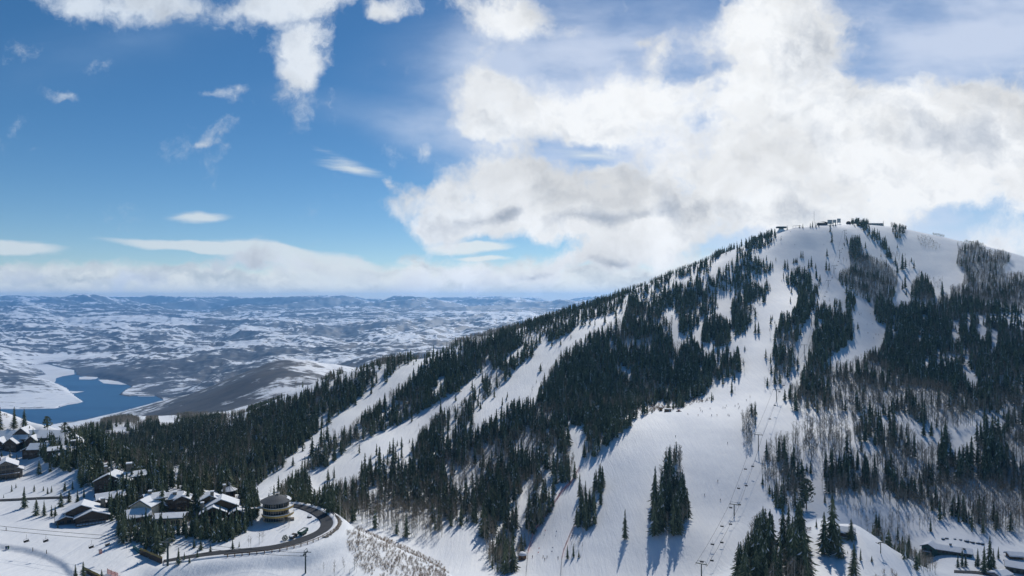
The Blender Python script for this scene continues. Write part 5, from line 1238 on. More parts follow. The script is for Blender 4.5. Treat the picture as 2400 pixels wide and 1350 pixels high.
# race gates
c3 = lambda u, v: (1180 + u / 12, 1240 + v / 12)
GATES = [("red race gate high on the race run, left", c3(1175, 85), m_red), ("dark race gate second from the top of the race run, left", c3(1145, 205), m_blue), ("dark race gate high on the race run, right", c3(1490, 105), m_blue), ("dark race gate second from the top of the race run, right", c3(1465, 230), m_blue),
         ("race gate third from the top, left", c3(1000, 575), m_red), ("race gate third from the top, right", c3(1380, 560), m_blue), ("lowest race gate on the left", c3(980, 700), m_red), ("lowest race gate on the right", c3(1360, 675), m_blue)]
for lab, p, m in GATES:
    g = at(*p); e = empty("race_gate", tuple(g), R(20)); tag(e, lab, "race gate", "gates on the race run")
    MB().tube([(-.35, 0, -.2), (-.35, 0, 1.3)], .03, 5).tube([(.35, 0, -.2), (.35, 0, 1.3)], .03, 5).build("pole", m, e); MB().box(-.33, .33, -.01, .01, .75, 1.25).build("panel", m, e)
# timber hut by the race run
gh = at(*c3(530, 850)); hut = empty("hut", (gh[0], gh[1], gh[2] - .3)); tag(hut, "eight-sided brown timber hut with thick snow cap beside the race nets", "hut")
cone_part("wall", [(2.6, -2), (2.6, 3.3), (0, 3.3)], mat("warm_boards", (.27, .16, .075), .75, nscale=1.5), hut, 8)
add_window(hut, Rz(-10) @ Tr(.2, -2.45, 1.9), 1.2, 1.1)
rf = cone_part("roof", [(3.1, 3.1), (3.15, 3.3), (0, 4.4)], m_fascia, hut, 8); cone_part("snow_cover", [(3.0, 3.36), (2.9, 4.0), (1.6, 4.75), (0, 5.0)], m_snow, rf, 8, smooth=True)
MB().box(2.2, 4.4, -1.2, .4, -1.5, .6).box(2.3, 2.5, -1.2, -1.0, .603, 1.6).box(4.1, 4.3, -1.2, -1.0, .603, 1.6).build("stair", m_wood, hut)
# sheds and groomer on the brow
c4 = lambda u, v: (1480 + u / 8.571, 930 + v / 8.571)
def small_shed(label, g, w, d, h, m, yaw, door=True):
    e = empty("shed", (g[0], g[1], g[2] - .2), R(yaw)); tag(e, label, "shed")
    MB().box(-w/2, w/2, -d/2, d/2, -.6, h).build("wall", m, e)
    r = MB().add([(-w/2 - .3, -d/2 - .3, h + .003), (w/2 + .3, -d/2 - .3, h + .003), (w/2 + .3, d/2 + .3, h + .35), (-w/2 - .3, d/2 + .3, h + .35), (-w/2 - .3, -d/2 - .3, h + .18), (w/2 + .3, -d/2 - .3, h + .18), (w/2 + .3, d/2 + .3, h + .53), (-w/2 - .3, d/2 + .3, h + .53)],
                 [(3, 2, 1, 0), (4, 5, 6, 7), (0, 1, 5, 4), (1, 2, 6, 5), (2, 3, 7, 6), (3, 0, 4, 7)]).build("roof", m_fascia, e)
    MB().box(-w/2 - .2, w/2 + .2, -d/2 - .2, d/2 + .2, h + .55, h + .85).build("snow_cover", m_snow, r)
    if door: MB().box(w * .18, w * .18 + .9, -d/2 - .03, -d/2 + .05, 0, 2.0).build("door", m_panel, e)
warm = mat("warm_boards", (.27, .16, .075))
small_shed("narrow brown shed at the left on the snow brow", at(*c4(588, 285)), 2.6, 2.6, 3.4, warm, 0, False)
small_shed("wide brown shed with pale door on the snow brow", at(*c4(730, 300)), 6.2, 3, 2.3, warm, -6)
gg = at(*c4(945, 297)); gr = empty("snow_groomer", tuple(gg), R(25)); tag(gr, "dark snow groomer parked right of the brown sheds", "snow groomer")
MB().box(-1.3, 1.1, -.9, .9, .45, 1.1).build("body", m_grey, gr); cb = MB().box(-.2, .9, -.8, .8, 1.103, 2.0).build("cab", m_red, gr); MB().box(.903, .95, -.7, .7, 1.2, 1.9).build("window", m_glass, cb); MB().box(-.1, .8, -.84, -.803, 1.2, 1.9).build("window", m_glass, cb)
for s in (-1, 1): MB().prism([(-1.7, .1), (-1.4, 0), (1.3, 0), (1.7, .3), (1.4, .6), (-1.5, .6)], -.35, .35, Tr(0, s * 1.25, 0) @ Matrix.Rotation(R(90), 4, 'X')).build("track", m_rubber, gr)
MB().box(1.85, 2.0, -2.0, 2.0, .05, .8).build("blade", m_grey, gr)
# vehicles and stones inside the road bend
def rock(label, g, r, cap=True, group=None):
    bm = bmesh.new(); bmesh.ops.create_icosphere(bm, subdivisions=2, radius=r)
    for v_ in bm.verts:
        q = mnoise.noise(v_.co / r * 1.3 + Vector(g)) * .35 + 1; v_.co = Vector((v_.co.x * q * 1.15, v_.co.y * q, v_.co.z * q * .75))
    e = empty("boulder", (g[0], g[1], g[2] + r * .25)); tag(e, label, "boulder", group)
    me = bpy.data.meshes.new("stone"); bm.to_mesh(me); me.materials.append(m_rock); o = bpy.data.objects.new("stone", me); o.parent = e; link(o)
    if cap:
        for f in [f for f in bm.faces if f.calc_center_median().z < r * .3]: bm.faces.remove(f)
        for v_ in bm.verts: v_.co += v_.normal * .06
        me2 = bpy.data.meshes.new("snow_cap"); bm.to_mesh(me2); me2.materials.append(m_snow); o = bpy.data.objects.new("snow_cap", me2); o.parent = e; link(o)
    bm.free()
rock("snow-capped boulder inside the road bend", at(*z5b(1228, 700)), 1.05)
c2_ = lambda u, v: (2100 + u / 8, 1200 + v / 8)
for i, (u, v) in enumerate([(885, 512), (955, 498), (1105, 510), (1210, 525), (1325, 555), (1430, 575), (1535, 592), (1610, 605)]):
    rock(["first boulder from the left", "second boulder from the left", "third boulder from the left", "fourth boulder from the left", "fourth boulder from the right", "third boulder from the right", "second boulder from the right", "first boulder from the right"][i] + " in the row above the low lodge", at(*c2_(u, v)), [1.0, .9, .7, .8, 1.2, 1.2, 1.1, 1.3][i], True, "boulders in a row above the lodge")
gs = at(*z5b(740, 1150)); e = empty("evergreen_shrub", tuple(gs)); tag(e, "round dark evergreen shrub at the inner road edge", "shrub")
V_ = []; F_ = []; r3 = np.random.default_rng(2)
for i in range(260):
    dv = r3.normal(size=3); dv /= np.linalg.norm(dv); dv *= 1.15 * (.75 + .35 * r3.random()); c = dv * [1, 1, .9] + [0, 0, 1.0]; b = len(V_); V_ += [tuple(c + r3.normal(size=3) * .18) for _ in range(3)]; F_.append((b, b + 1, b + 2))
obj_np("foliage", np.array(V_), [np.array(F_)], [M_fir], e); MB().tube([(0, 0, -.2), (0, 0, 1.2)], .12, 6).build("stem", M_bark, e)
gk = at(*z5b(1095, 1035)); dxy = (Vector(at(*z5b(1190, 935))) - Vector(at(*z5b(1000, 1060)))); yaw = math.atan2(dxy.y, dxy.x)
tr = empty("trailer", (gk[0], gk[1], gk[2] + .1), yaw); tag(tr, "dark green long trailer with snow on it, parked inside the bend", "trailer")
MB().box(-2.9, 2.9, -1.1, 1.1, .7, 1.0).box(-2.9, 2.9, -1.1, -1.0, 1.003, 2.1).box(-2.9, 2.9, 1.0, 1.1, 1.003, 2.1).box(-2.9, -2.8, -.997, .997, 1.003, 2.1).box(2.8, 2.9, -.997, .997, 1.003, 2.1).build("body", m_green, tr)
MB().box(-2.75, 2.75, -.95, .95, 1.003, 1.75).build("snow_cover", m_snow, tr)
def wheel(x, y, r, parent, w=.28):
    M = Tr(x, y, r) @ Matrix.Rotation(R(90), 4, 'X')
    t = MB().lathe([(r * .55, -w/2), (r, -w/2), (r, w/2), (r * .55, w/2)], 16, M=M).build("wheel", m_rubber, parent); MB().lathe([(0, -w * .4), (r * .55, -w * .4), (r * .55, w * .4), (0, w * .4)], 12, M=M).build("rim", m_grey, t)
for x in (-.9, .1, 1.1):
    for y in (-1.0, 1.0): wheel(x, y, .42, tr)
MB().tube([(2.9, 0, .85), (4.3, 0, .7)], .09, 5).build("drawbar", m_grey, tr)
gv = at(*z5b(905, 1105)); uv_ = empty("utility_truck", (gv[0], gv[1], gv[2]), yaw); tag(uv_, "small brown utility truck with snowy bed beside the trailer", "truck")
MB().box(-2.1, 2.1, -.95, .95, .45, 1.05).box(-2.1, -.1, -.95, -.85, 1.053, 1.5).box(-2.1, -.1, .85, .95, 1.053, 1.5).build("body", m_dark, uv_)
cb = MB().prism([(0, 1.053), (1.7, 1.053), (1.35, 1.75), (.15, 1.75)], -.85, .85, Matrix.Rotation(R(90), 4, 'X')).build("cab", m_dark, uv_); MB().box(.3, 1.3, -.88, -.853, 1.15, 1.6).build("window", m_glass, cb); MB().box(.3, 1.3, .853, .88, 1.15, 1.6).build("window", m_glass, cb)
MB().box(-2.0, -.2, -.8, .8, 1.053, 1.45).build("snow_cover", m_snow, uv_)
for x in (-1.3, 1.3):
    for y in (-.9, .9): wheel(x, y, .38, uv_, .24)
# bins, marker posts on the nursery run
c6 = lambda u, v: (u / 9, 1200 + v / 9)
for lab, p, m in (("blue bin on the snow at the left picture edge", c6(130, 785), m_blue), ("green bin right of the blue bin at the left picture edge", c6(176, 778), m_green)):
    g = at(*p); e = empty("bin", tuple(g), R(10)); tag(e, lab, "bin"); MB().lathe([(0, 0), (.28, 0), (.34, 1.05), (0, 1.05)], 12).build("body", m, e); MB().lathe([(0, 1.053), (.37, 1.053), (.34, 1.2), (0, 1.22)], 12).build("lid", m_rubber, e)
for lab, p in (("left dark marker post on the edge of the nursery run", c6(692, 828)), ("right dark marker post on the edge of the nursery run", c6(982, 878)), ("slim marker post at the top left of the nursery run", c6(130, 395))):
    g = at(*p); e = empty("marker_post", tuple(g)); tag(e, lab, "post"); MB().tube([(0, 0, -.3), (0, 0, 1.35)], .13, 8).build("pole", m_dark, e); MB().tube([(0, 0, 1.353), (0, 0, 1.45)], .16, 8).build("cap", m_grey, e)

# ------------------------------------------------------------------ chair lifts
def lift_tower(label, foot, top_row, arm, yaw, group, r=.34, frame=False):
    g = at(*foot); h = max(5.0, (foot[1] - top_row) * g[1] / F)
    e = empty("lift_tower", (g[0], g[1], g[2] - .3), yaw); tag(e, label, "lift tower", group)
    MB().tube([(0, 0, -1), (0, 0, h)], r, 10, r * .8).build("pole", m_steel, e)
    MB().box(-arm/2, arm/2, -.22, .22, h + .003, h + .42).build("crossarm", m_steel, e)
    for s in (-1, 1):
        MB().box(s * arm/2 - .14, s * arm/2 + .14, -1.5, 1.5, h - .25, h).build("sheave_train", m_grey, e)
    if frame: MB().tube([(-arm * .42, 0, h + .42), (-arm * .34, 0, h + 1.7), (arm * .34, 0, h + 1.7), (arm * .42, 0, h + .42)], .09, 5).build("catwalk_frame", m_steel, e)
    return Vector((g[0], g[1], g[2] - .3 + h - .3)), yaw
TW = [((1980, 559.5), 539.5), ((1968, 605.5), 586), ((1954.5, 641), 623), ((1941, 672), 657), ((1902, 763), 737), ((1885, 829), 808), ((1850, 891), 866), ((1820, 940.5), 913), ((1777.5, 1056), 1018.5), ((1720.7, 1209.5), 1182), ((1644, 1356), 1321)]
NM = ["topmost lift tower, just below the summit", "second lift tower below the summit", "third lift tower below the summit", "fourth lift tower below the summit", "lift tower at the top of the narrow lift cut between forests", "lift tower in the middle of the narrow lift cut", "lift tower at the bottom of the narrow lift cut", "lift tower on the snow brow among the skiers", "lift tower on the bench right of the lower run", "lift tower on the lower run beside hanging chairs", "lift tower cut off by the bottom picture edge on the lower run"]
tops = []
for i, ((foot, tr_), nm) in enumerate(zip(TW, NM)):
    a, b = at(*TW[max(0, i - 1)][0]), at(*TW[min(len(TW) - 1, i + 1)][0]); yaw = math.atan2(b[1] - a[1], b[0] - a[0]) + math.pi / 2
    tops.append(lift_tower(nm, foot, tr_, 6.4, yaw, "towers of the main chair lift", .36, i > 7))
LT = [((393, 1326), 1264), ((716, 1343), 1296)]
ltops = [lift_tower("dark lift tower at the end of the timber wall", LT[0][0], LT[0][1], 3.6, R(85), "towers of the nursery lift", .42, False), lift_tower("lift tower in the snow below the road bend", LT[1][0], LT[1][1], 4.2, R(85), "towers of the nursery lift", .34, True)]
lift_tower("slim lift tower on the bottom right knoll beside its crest", (2064, 1297), 1271, 3.0, R(20), None, .22, False)
def cable(label, pts, sag):
    q = []
    for a, b in zip(pts[:-1], pts[1:]):
        for k in range(8):
            t = k / 8; p = a.lerp(b, t); p.z -= sag * 4 * t * (1 - t); q.append(p)
    q.append(pts[-1]); o = MB().tube([p - q[0] for p in q], .075, 4).build("lift_cable", m_rubber); o.location = q[0]; tag(o, label, "cable")
for s, lab in ((-1, "uphill haul cable of the main chair lift"), (1, "downhill haul cable of the main chair lift")):
    cable(lab, [p + Vector((math.cos(y) * s * 3.2, math.sin(y) * s * 3.2, 0)) for p, y in tops], 1.2)
lp = [p for p, _ in ltops]; lfar = Vector((lp[0][0] - 95, lp[0][1] + 6, lp[0][2] + 6.0))
for s, lab in ((-1, "near cable of the nursery lift"), (1, "far cable of the nursery lift")): cable(lab, [p + Vector((0, s * 1.9, 0)) for p in [lfar] + lp], 1.0)
# chairs
ch0 = empty("lift_chair"); 
MB().tube([(0, 0, 0), (0, .05, -1.2), (0, .35, -1.9)], .05, 5).build("hanger", m_grey, ch0)
MB().tube([(-1.0, .35, -1.9), (1.0, .35, -1.9), (1.0, .1, -2.9), (-1.0, .1, -2.9), (-1.0, .35, -1.9)], .05, 5).build("frame", m_grey, ch0)
MB().box(-1.05, 1.05, -.45, .1, -2.98, -2.9).build("seat", m_rubber, ch0); MB().box(-1.05, 1.05, .12, .2, -2.85, -2.3).build("backrest", m_rubber, ch0)
c5 = lambda u, v: (1580 + u / 4.655, 1060 + v / 4.655); c6b = lambda u, v: (1720 + u / 6.75, 880 + v / 6.75); c7b = lambda u, v: (1900 + u / 5.87, 530 + v / 5.87)
CH = [(c5(778, 185), "uphill-side chair above the lower run, fifth pair from the bottom"), (c5(857, 155), "downhill-side chair above the lower run, fifth pair from the bottom"), (c5(703, 395), "left chair of the fourth pair from the bottom of the lower run"), (c5(786, 365), "right chair of the fourth pair from the bottom of the lower run"),
      (c5(617, 605), "chair hanging just left of the tower on the lower run"), (c5(712, 572), "chair hanging at the right arm of the tower on the lower run"), (c5(522, 808), "left chair of the first pair below the lower run's tower"), (c5(615, 785), "right chair of the first pair below the lower run's tower"), (c5(418, 1005), "left chair of the second pair below the lower run's tower"), (c5(520, 985), "right chair of the second pair below the lower run's tower"),
      (c5(411, 1182), "lowest right chair near the bottom picture edge"), (c5(302, 1195), "chair right at the tower on the bottom picture edge"), (c6b(648, 475), "chair just below the tower on the snow brow"), (c6b(570, 690), "chair above the bench below the snow brow"), (c6b(790, 160), "chair above the snow brow's tower"), (c6b(722, 260), "chair right beside the snow brow's tower"),
      (c7b(455, 245), "second highest chair below the summit"), (c7b(435, 310), "third highest chair below the summit"), (c7b(490, 100), "highest chair, beside the topmost tower"), (c7b(420, 362), "chair right of the second tower below the summit"), (c7b(380, 488), "upper chair between second and third tower"), (c7b(362, 540), "lower chair between second and third tower"), (c7b(340, 587), "chair right of the third tower"), (c7b(298, 713), "chair between third and fourth tower"), (c7b(222, 908), "upper chair below the fourth tower"), (c7b(196, 972), "lower chair below the fourth tower")]
trow = np.array([HZ - F * p.z / p.y for p, _ in tops]); tD = np.array([p.y for p, _ in tops]); tX = np.array([p.x for p, _ in tops])
first = [True]
def put_chair(loc, yaw, lab, grp):
    o = ch0 if first[0] else copy_tree(ch0); first[0] = False
    o.location = loc; o.rotation_euler = (0, 0, yaw); tag(o, lab, "lift chair", grp)
for (px, py), lab in CH:
    D = float(np.interp(py - 2200.0 / np.interp(py, trow, tD), trow, tD)); put_chair(((px - CX) / F * D, D, -(py - HZ) / F * D + 2.7), R(-20), lab, "chairs of the main lift")
for (px, py), lab in ((c6(560, 610), "leftmost chair of the nursery lift"), (c6(970, 605), "second chair of the nursery lift"), (c6(1930, 735), "third chair of the nursery lift"), ((252.5, 1276), "rightmost chair of the nursery lift, by the trees")):
    D = lp[0].y + 1; put_chair(((px - CX) / F * D, D, -(py - HZ) / F * D + 2.6), R(70), lab, "chairs of the nursery lift")

# ------------------------------------------------------------------ summit
c8 = lambda u, v: (1780 + u / 6.6667, 490 + v / 6.6667)
def ridge_pt(px, dD=0):
    i = int(np.argmin(np.abs(gx - px))); k = np.nonzero(gd < 1800)[0]; j = k[np.argmin(GROW[k, i])]; D = gd[j] + dD; x = (px - CX) / F * D
    return Vector((x, D, float(ground(x, D))))
g = ridge_pt(1831, -14); ls = empty("lift_station", tuple(g)); tag(ls, "summit lift station with a wide flat roof, left end of summit", "lift station")
MB().add([(-9, -5, -3), (9, -5, -3), (9, 5, -3), (-9, 5, -3), (-4.5, -3, 4), (4.5, -3, 4), (4.5, 3, 4), (-4.5, 3, 4)], [(4, 5, 6, 7), (0, 1, 5, 4), (1, 2, 6, 5), (2, 3, 7, 6), (3, 0, 4, 7)]).build("snow_mound", m_snow, ls)
MB().box(-4, 4, -2.5, 2.5, 4.003, 6.6).build("cabin", m_grey, ls); rf = MB().box(-9, 9, -4, 4, 6.603, 9.2).build("roof", m_steel, ls); MB().box(-8.8, 8.8, -3.8, 3.8, 9.203, 9.7).build("snow_cover", m_snow, rf)
g = ridge_pt(1865, -10); sh_ = empty("shelter", tuple(g)); tag(sh_, "open frame shelter with curved thin roof, left of the mast", "shelter")
MB().lathe([(40, 0), (40, 6)], 10, 76, 104, Tr(0, 0, -35.6) @ Matrix.Rotation(R(90), 4, 'X')).build("roof", m_panel, sh_)
pp = MB()
for k in range(7): pp.box(-9.2 + k * 3, -8.9 + k * 3, -5.5, -5.2, -1, 3.0)
pp.build("post", m_grey, sh_)
g = ridge_pt(1908, -10); ms = empty("radio_mast", tuple(g)); tag(ms, "tall thin radio mast on the summit", "mast")
MB().tube([(0, 0, -1), (0, 0, 29)], .35, 6, .12).build("pole", m_grey, ms)
for z in (18, 23, 27): MB().box(-1.0, 1.0, -.08, .08, z, z + .25).build("antenna", m_grey, ms)
g = ridge_pt(1927, -8); lo_ = empty("summit_lodge", tuple(g)); tag(lo_, "dark summit lodge with long rounded roof beside the mast", "lodge")
MB().box(-9, 9, -4, 4, -3, 4.2).build("wall", m_dark, lo_); rf = MB().lathe([(26, -5), (26, 5)], 12, 66, 114, Tr(0, 0, -19.4) @ Matrix.Rotation(R(90), 4, 'X')).build("roof", m_fascia, lo_)
for k in range(5): add_window(lo_, Tr(-6.4 + k * 3.2, -4.0, 2.2), 1.8, 1.6)
for lab, u0, u1, v0, v1 in (("left wide pale billboard-like panel on the summit", 1063, 1140, 168, 232), ("middle pale panel on the summit behind conifers", 1147, 1200, 166, 215), ("right tall pale panel on the summit", 1213, 1268, 148, 213)):
    px = 1780 + (u0 + u1) / 2 / 6.6667; g = ridge_pt(px, -6); s_ = g[1] / F; w = (u1 - u0) / 6.6667 * s_; zt = -(490 + v0 / 6.6667 - HZ) * s_; zb = -(490 + v1 / 6.6667 - HZ) * s_
    e = empty("signal_panel", tuple(g)); tag(e, lab, "panel", "pale panels on the summit")
    fr = MB(); 
    for x in (-w * .35, w * .35): fr.box(x - .25, x + .25, .26, .7, -2, zt - g[2] - .5)
    fr.build("post", m_grey, e); MB().box(-w/2, w/2, -.2, .25, zb - g[2], zt - g[2]).build("panel", m_panel, e)
g = ridge_pt(1988.5, -8); hu = empty("hut", tuple(g)); tag(hu, "small dark dome-roofed hut on the summit right of the panels", "hut")
MB().box(-3.6, 3.6, -2.5, 2.5, -2, 2.6).build("wall", m_dark, hu); rf = MB().lathe([(4.4, 2.5), (4.0, 4.0), (2.6, 5.4), (0, 6.0)], 16).build("roof", m_wood, hu, True); add_window(hu, Tr(0, -2.5, 1.2), 1.6, 1.3)
g = ridge_pt(2052, -6); pa = empty("patrol_lodge", tuple(g)); tag(pa, "long low building with shallow roof behind the summit conifers", "building")
MB().box(-15, 13, -4, 4, -2, 3.2).build("wall", m_panel, pa); rf = roof_slabs(28, 8, 3.2, .3, .8, Tr(-1, 0, 0), .02, .35).build("roof", m_fascia, pa); roof_slabs(28, 8, 3.2, .3, .8, Tr(-1, 0, 0), .38, .35, .1).build("snow_cover", m_snow, rf)
for k in range(6): add_window(pa, Tr(-12 + k * 4.4, -4, 1.6), 1.8, 1.6)

# ------------------------------------------------------------------ people
def skin_person(pose):
    """one continuous body grown from a skeleton; z up, facing -y"""
    b = {'crouch': (.80, .16), 'stand': (.92, .03), 'lean': (.86, .12)}[pose]; hz_, fw = b
    J = [((0, 0, hz_), .13), ((0, -fw * .6, hz_ + .25), .15), ((0, -fw * 1.1, hz_ + .47), .17), ((0, -fw * 1.2, hz_ + .58), .07), ((0, -fw * 1.35, hz_ + .68), .105), ((0, -fw * 1.4, hz_ + .80), .10)]
    E = [(0, 1), (1, 2), (2, 3), (3, 4), (4, 5)]
    for s in (-1, 1):
        n = len(J)
        J += [((s * .12, -.02, hz_ - .08), .105), ((s * .13, -fw * .9, hz_ * .52), .078), ((s * .13, 0, .09), .062), ((s * .13, -.14, .05), .05)]
        E += [(0, n), (n, n + 1), (n + 1, n + 2), (n + 2, n + 3)]
        m_ = len(J)
        J += [((s * .21, -fw * 1.1, hz_ + .45), .075), ((s * .29, -fw * 1.1 - .02, hz_ + .18), .058), ((s * .27, -fw * 1.1 - .24, hz_ + .08), .045), ((s * .26, -fw * 1.1 - .33, hz_ + .10), .045)]
        E += [(2, m_), (m_, m_ + 1), (m_ + 1, m_ + 2), (m_ + 2, m_ + 3)]
    me = bpy.data.meshes.new("skeleton"); me.from_pydata([j[0] for j in J], E, []); o = bpy.data.objects.new("skeleton", me); COL.objects.link(o)
    sk = o.modifiers.new("skin", 'SKIN'); 
    for k, j in enumerate(J): me.skin_vertices[0].data[k].radius = (j[1], j[1])
    me.skin_vertices[0].data[0].use_root = True
    ss = o.modifiers.new("sub", 'SUBSURF'); ss.levels = 1
    dg = bpy.context.evaluated_depsgraph_get(); out = bpy.data.meshes.new_from_object(o.evaluated_get(dg)); out.name = "person"
    bpy.data.objects.remove(o); return out, hz_
JACK = {'dark': (.03, .03, .04), 'navy': (.03, .05, .12), 'red': (.35, .05, .04), 'blue': (.05, .12, .3), 'green': (.06, .16, .08), 'orange': (.45, .16, .03)}
PM = {}
def person_mesh(pose, jk):
    if (pose, jk) in PM: return PM[pose, jk]
    if pose not in PM: PM[pose] = skin_person(pose)
    me, hz_ = PM[pose]; me = me.copy(); me.materials.clear()
    for m in (mat("ski_trousers", (.035, .035, .04), .8), mat("jacket_" + jk, JACK[jk], .7), m_skin, mat("ski_helmet", (.05, .05, .055), .4)): me.materials.append(m)
    for p in me.polygons:
        z = p.center.z; p.material_index = 0 if z < hz_ - .02 else 1 if z < hz_ + .56 else 2 if z < hz_ + .72 and p.center.y < -.1 else 3; p.use_smooth = True
    PM[pose, jk] = me; return me
SKI = MB()
for s in (-1, 1): SKI.box(s * .13 - .05, s * .13 + .05, -.95, .75, -.02, .012).add([(s * .13 - .05, -.95, -.02), (s * .13 + .05, -.95, -.02), (s * .13, -1.12, .09)], [(0, 1, 2)])
ski_o = SKI.build("skis", m_ski); ski_me = ski_o.data; bpy.data.objects.remove(ski_o)
POL = MB()
for s in (-1, 1): POL.tube([(s * .27, -.36, 1.02), (s * .36, -.1, 0.0)], .014, 4)
pol_o = POL.build("ski_poles", m_grey); pol_me = pol_o.data; bpy.data.objects.remove(pol_o)
def person(p, label, group, jk='dark', pose='stand', yaw=0.0, skis=True):
    g = at(*p); o = bpy.data.objects.new("person", person_mesh(pose, jk)); o.location = (g[0], g[1], g[2] + .04); o.rotation_euler = (0, 0, yaw); link(o); tag(o, label, "person", group)
    if skis:
        for nm, me in (("skis", ski_me), ("ski_poles", pol_me)):
            c = bpy.data.objects.new(nm, me); c.parent = o; link(c)
B = "skiers gathered on the snow brow"
BROW = [(1377, 245, "leftmost of the diagonal line of three skiers right of the sheds"), (1393, 285, "middle of the diagonal line of three skiers right of the sheds"), (1422, 308, "lowest of the diagonal line of three skiers right of the sheds"), (1578, 250, "lone skier just right of the diagonal three on the brow"), (1838, 230, "left skier of the trio in the middle of the brow"), (1880, 235, "lower skier of the trio in the middle of the brow"), (1907, 188, "upper skier of the trio in the middle of the brow"),
        (2079, 192, "left skier of the four on the right of the brow"), (2141, 158, "highest skier of the four on the right of the brow"), (2167, 212, "right skier of the four on the right of the brow"), (2150, 240, "lowest skier of the four on the right of the brow"), (2310, 82, "skier alone high on the right of the brow"), (1132, 362, "skier just below the groomer at the brow's edge"), (1338, 385, "first skier along the brow's lower edge, left of centre"), (1610, 385, "second skier along the brow's lower edge"), (1720, 380, "third skier along the brow's lower edge"), (1940, 375, "left skier of the pair on the brow's lower edge"), (1960, 390, "right skier of the pair on the brow's lower edge")]
for i, (u, v, lab) in enumerate(BROW): person(c4(u, v), lab, B, ['dark', 'navy', 'dark', 'red', 'blue'][i % 5], ['stand', 'lean'][i % 2], rr.uniform(-1, 1))
person(c4(885, 810), "lone skier on the open run above the narrow stand", None, 'dark', 'crouch'); person(c4(1925, 942), "skier turning left of the bench aspens on the run", None, 'navy', 'crouch', .8); person(c4(2248, 970), "skier at the foot of the bench aspens", None, 'dark', 'crouch', .5)
person((1682.5, 1129), "skier in the middle of the lower run, left of the chairs", None, 'dark', 'crouch', -.4); person((1651, 1162), "skier spraying snow right of the narrow stand", None, 'navy', 'crouch', .9); person((1688.5, 1174), "small upright skier left of the lower run's tower", None, 'dark', 'stand')
for u, v, lab, jk in ((817, 812, "left course worker on the race run", 'dark'), (1115, 812, "left of the three workers in the middle of the race run", 'dark'), (1225, 812, "right of the three workers in the middle of the race run", 'green'), (1160, 880, "front worker in the middle of the race run", 'dark'), (1535, 838, "right course worker on the race run", 'navy')): person(c3(u, v), lab, "workers on the race run", jk, 'stand', rr.uniform(-.6, .6))
c8b = lambda u, v: (1820 + u / 7.5, 720 + v / 7.5)
for u, v, lab in ((1440, 98, "topmost left skier on the right-hand run"), (1485, 112, "second skier at the top left of the right-hand run"), (1460, 138, "third skier at the top left of the right-hand run"), (1648, 125, "skier at the top right of the right-hand run near the forest"), (1590, 308, "left skier of the upper pair on the right-hand run"), (1683, 300, "right skier of the upper pair on the right-hand run"), (1605, 458, "skier below the upper pair on the right-hand run"), (1745, 485, "left skier of the close pair on the right-hand run"), (1790, 492, "right skier of the close pair on the right-hand run"), (1705, 550, "lowest skier on the right-hand run")):
    person(c8b(u, v), lab, "skiers on the right-hand run", rr.choice(['dark', 'navy', 'red', 'dark']), rr.choice(['crouch', 'lean']), rr.uniform(-1, 1))
c1 = lambda u, v: (1880 + u / 6.43, 1140 + v / 6.43)
for i, (u, v) in enumerate([(22, 680), (38, 673), (65, 670), (86, 665), (108, 662), (128, 657)]): person(c1(u, v), ["first", "second", "third", "fourth", "fifth", "sixth"][i] + " person from the left in the short queue beside the giant conifers", "queue beside the giant conifers", ['dark', 'navy', 'dark', 'dark', 'green', 'dark'][i], 'stand', rr.uniform(-1, 1))
for (x, y), lab in (((378, 968), "left of two people standing above the bottom clump"), ((393, 972), "right of two people standing above the bottom clump"), ((391, 1008), "person standing just above the gap between the bottom clumps")): person(zp(4, [(x, y)])[0], lab, "people at the end of the ski path", 'dark', 'stand', 0)
for u, v, lab in ((550, 562, "tiny skier left of centre on the upper main run"), (1005, 560, "tiny skier left of the solitary conifer by the upper lift"), (485, 360, "tiny skier at the lip below the summit lift station"), (1900, 605, "tiny skier entering the gap right of the round wood")): person(c8(u, v), lab, "skiers high on the mountain", 'dark', 'lean', 0)

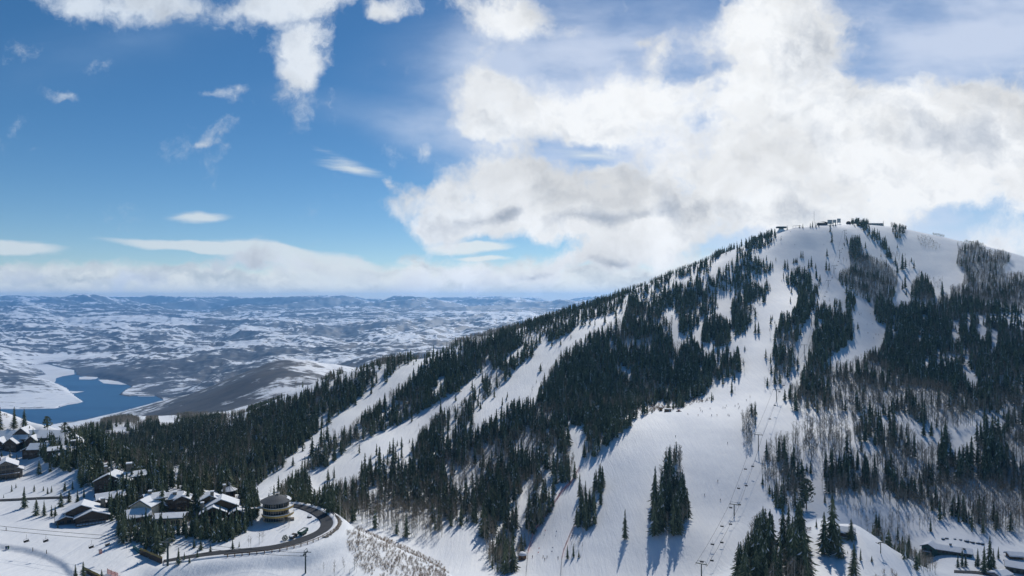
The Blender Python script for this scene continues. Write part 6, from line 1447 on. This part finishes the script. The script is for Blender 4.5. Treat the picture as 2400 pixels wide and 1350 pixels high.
# ------------------------------------------------------------------ unseen cloud added above the frame to shade the right flank
cl_m = bpy.data.materials.new("shade_cloud_puffs"); cl_m.use_nodes = True
CN = NT(cl_m.node_tree); CN.n.clear()
cg = CN.new('ShaderNodeNewGeometry')
cf = CN.ramp(CN.noise(cg.outputs['Position'], 0.006, 4, 0.6), 0.3, 0.7, 0.86, 0.975)
c1_ = CN.new('ShaderNodeBsdfTransparent'); c2m = CN.new('ShaderNodeBsdfTranslucent', i_Color=(.85, .86, .88, 1))
cmx = CN.new('ShaderNodeMixShader'); CN.put(cmx.inputs[0], CN.m('SUBTRACT', 1.0, cf)); CN.l.new(c1_.outputs[0], cmx.inputs[1]); CN.l.new(c2m.outputs[0], cmx.inputs[2])
co = CN.new('ShaderNodeOutputMaterial'); CN.l.new(cmx.outputs[0], co.inputs[0])
bmc = bmesh.new(); rc = random.Random(12)
SHADE = [(330, 470, 300, 125, 13), (520, 560, 260, 190, 12), (540, 960, 230, 260, 13), (300, 830, 180, 90, 5)]   # ground patches in its shadow: x, y, rx, ry, puffs
for (x0, y0, rx, ry, n) in SHADE:
    for k in range(n):
        a = rc.uniform(0, 6.28); q = math.sqrt(rc.random()); gx_, gy_ = x0 + math.cos(a) * q * rx, y0 + math.sin(a) * q * ry
        t = (1750 + rc.uniform(-40, 60) + 110) / sdir.z
        c = Vector((gx_, gy_, -110)) + sdir * t
        r_ = rc.uniform(60, 120)
        M = Matrix.Translation(c) @ Matrix.Diagonal((1.15, 1.0, .45, 1))
        bmesh.ops.create_icosphere(bmc, subdivisions=2, radius=r_, matrix=M)
for v_ in bmc.verts:
    d_ = mnoise.noise(v_.co / 60.0) * 16; v_.co += Vector((d_, mnoise.noise(v_.co / 60.0 + Vector((9, 3, 1))) * 16, d_ * .5))
me_c = bpy.data.meshes.new("cloud"); bmc.to_mesh(me_c); bmc.free(); me_c.materials.append(cl_m)
for p_ in me_c.polygons: p_.use_smooth = True
tag(link(bpy.data.objects.new("cloud", me_c)), "unseen thin heaped cloud added above the frame to shade the right flank", "cloud", None, 'stuff')

# ------------------------------------------------------------------ the air over the valley
hz_m = bpy.data.materials.new("haze_air"); hz_m.use_nodes = True
hz_m.node_tree.nodes.clear()
HN = NT(hz_m.node_tree)
pv = HN.new('ShaderNodeVolumePrincipled')
pv.inputs['Color'].default_value = (0.22, 0.54, 1.0, 1)
pv.inputs['Density'].default_value = HAZE
pv.inputs['Anisotropy'].default_value = 0.45
ho = HN.new('ShaderNodeOutputMaterial'); HN.l.new(pv.outputs[0], ho.inputs['Volume'])
hz = MB().box(-48000, 48000, -40, 27800, -760, 215).build("haze", hz_m)
tag(hz, "thin blue haze over the valley", "haze", None, 'stuff')
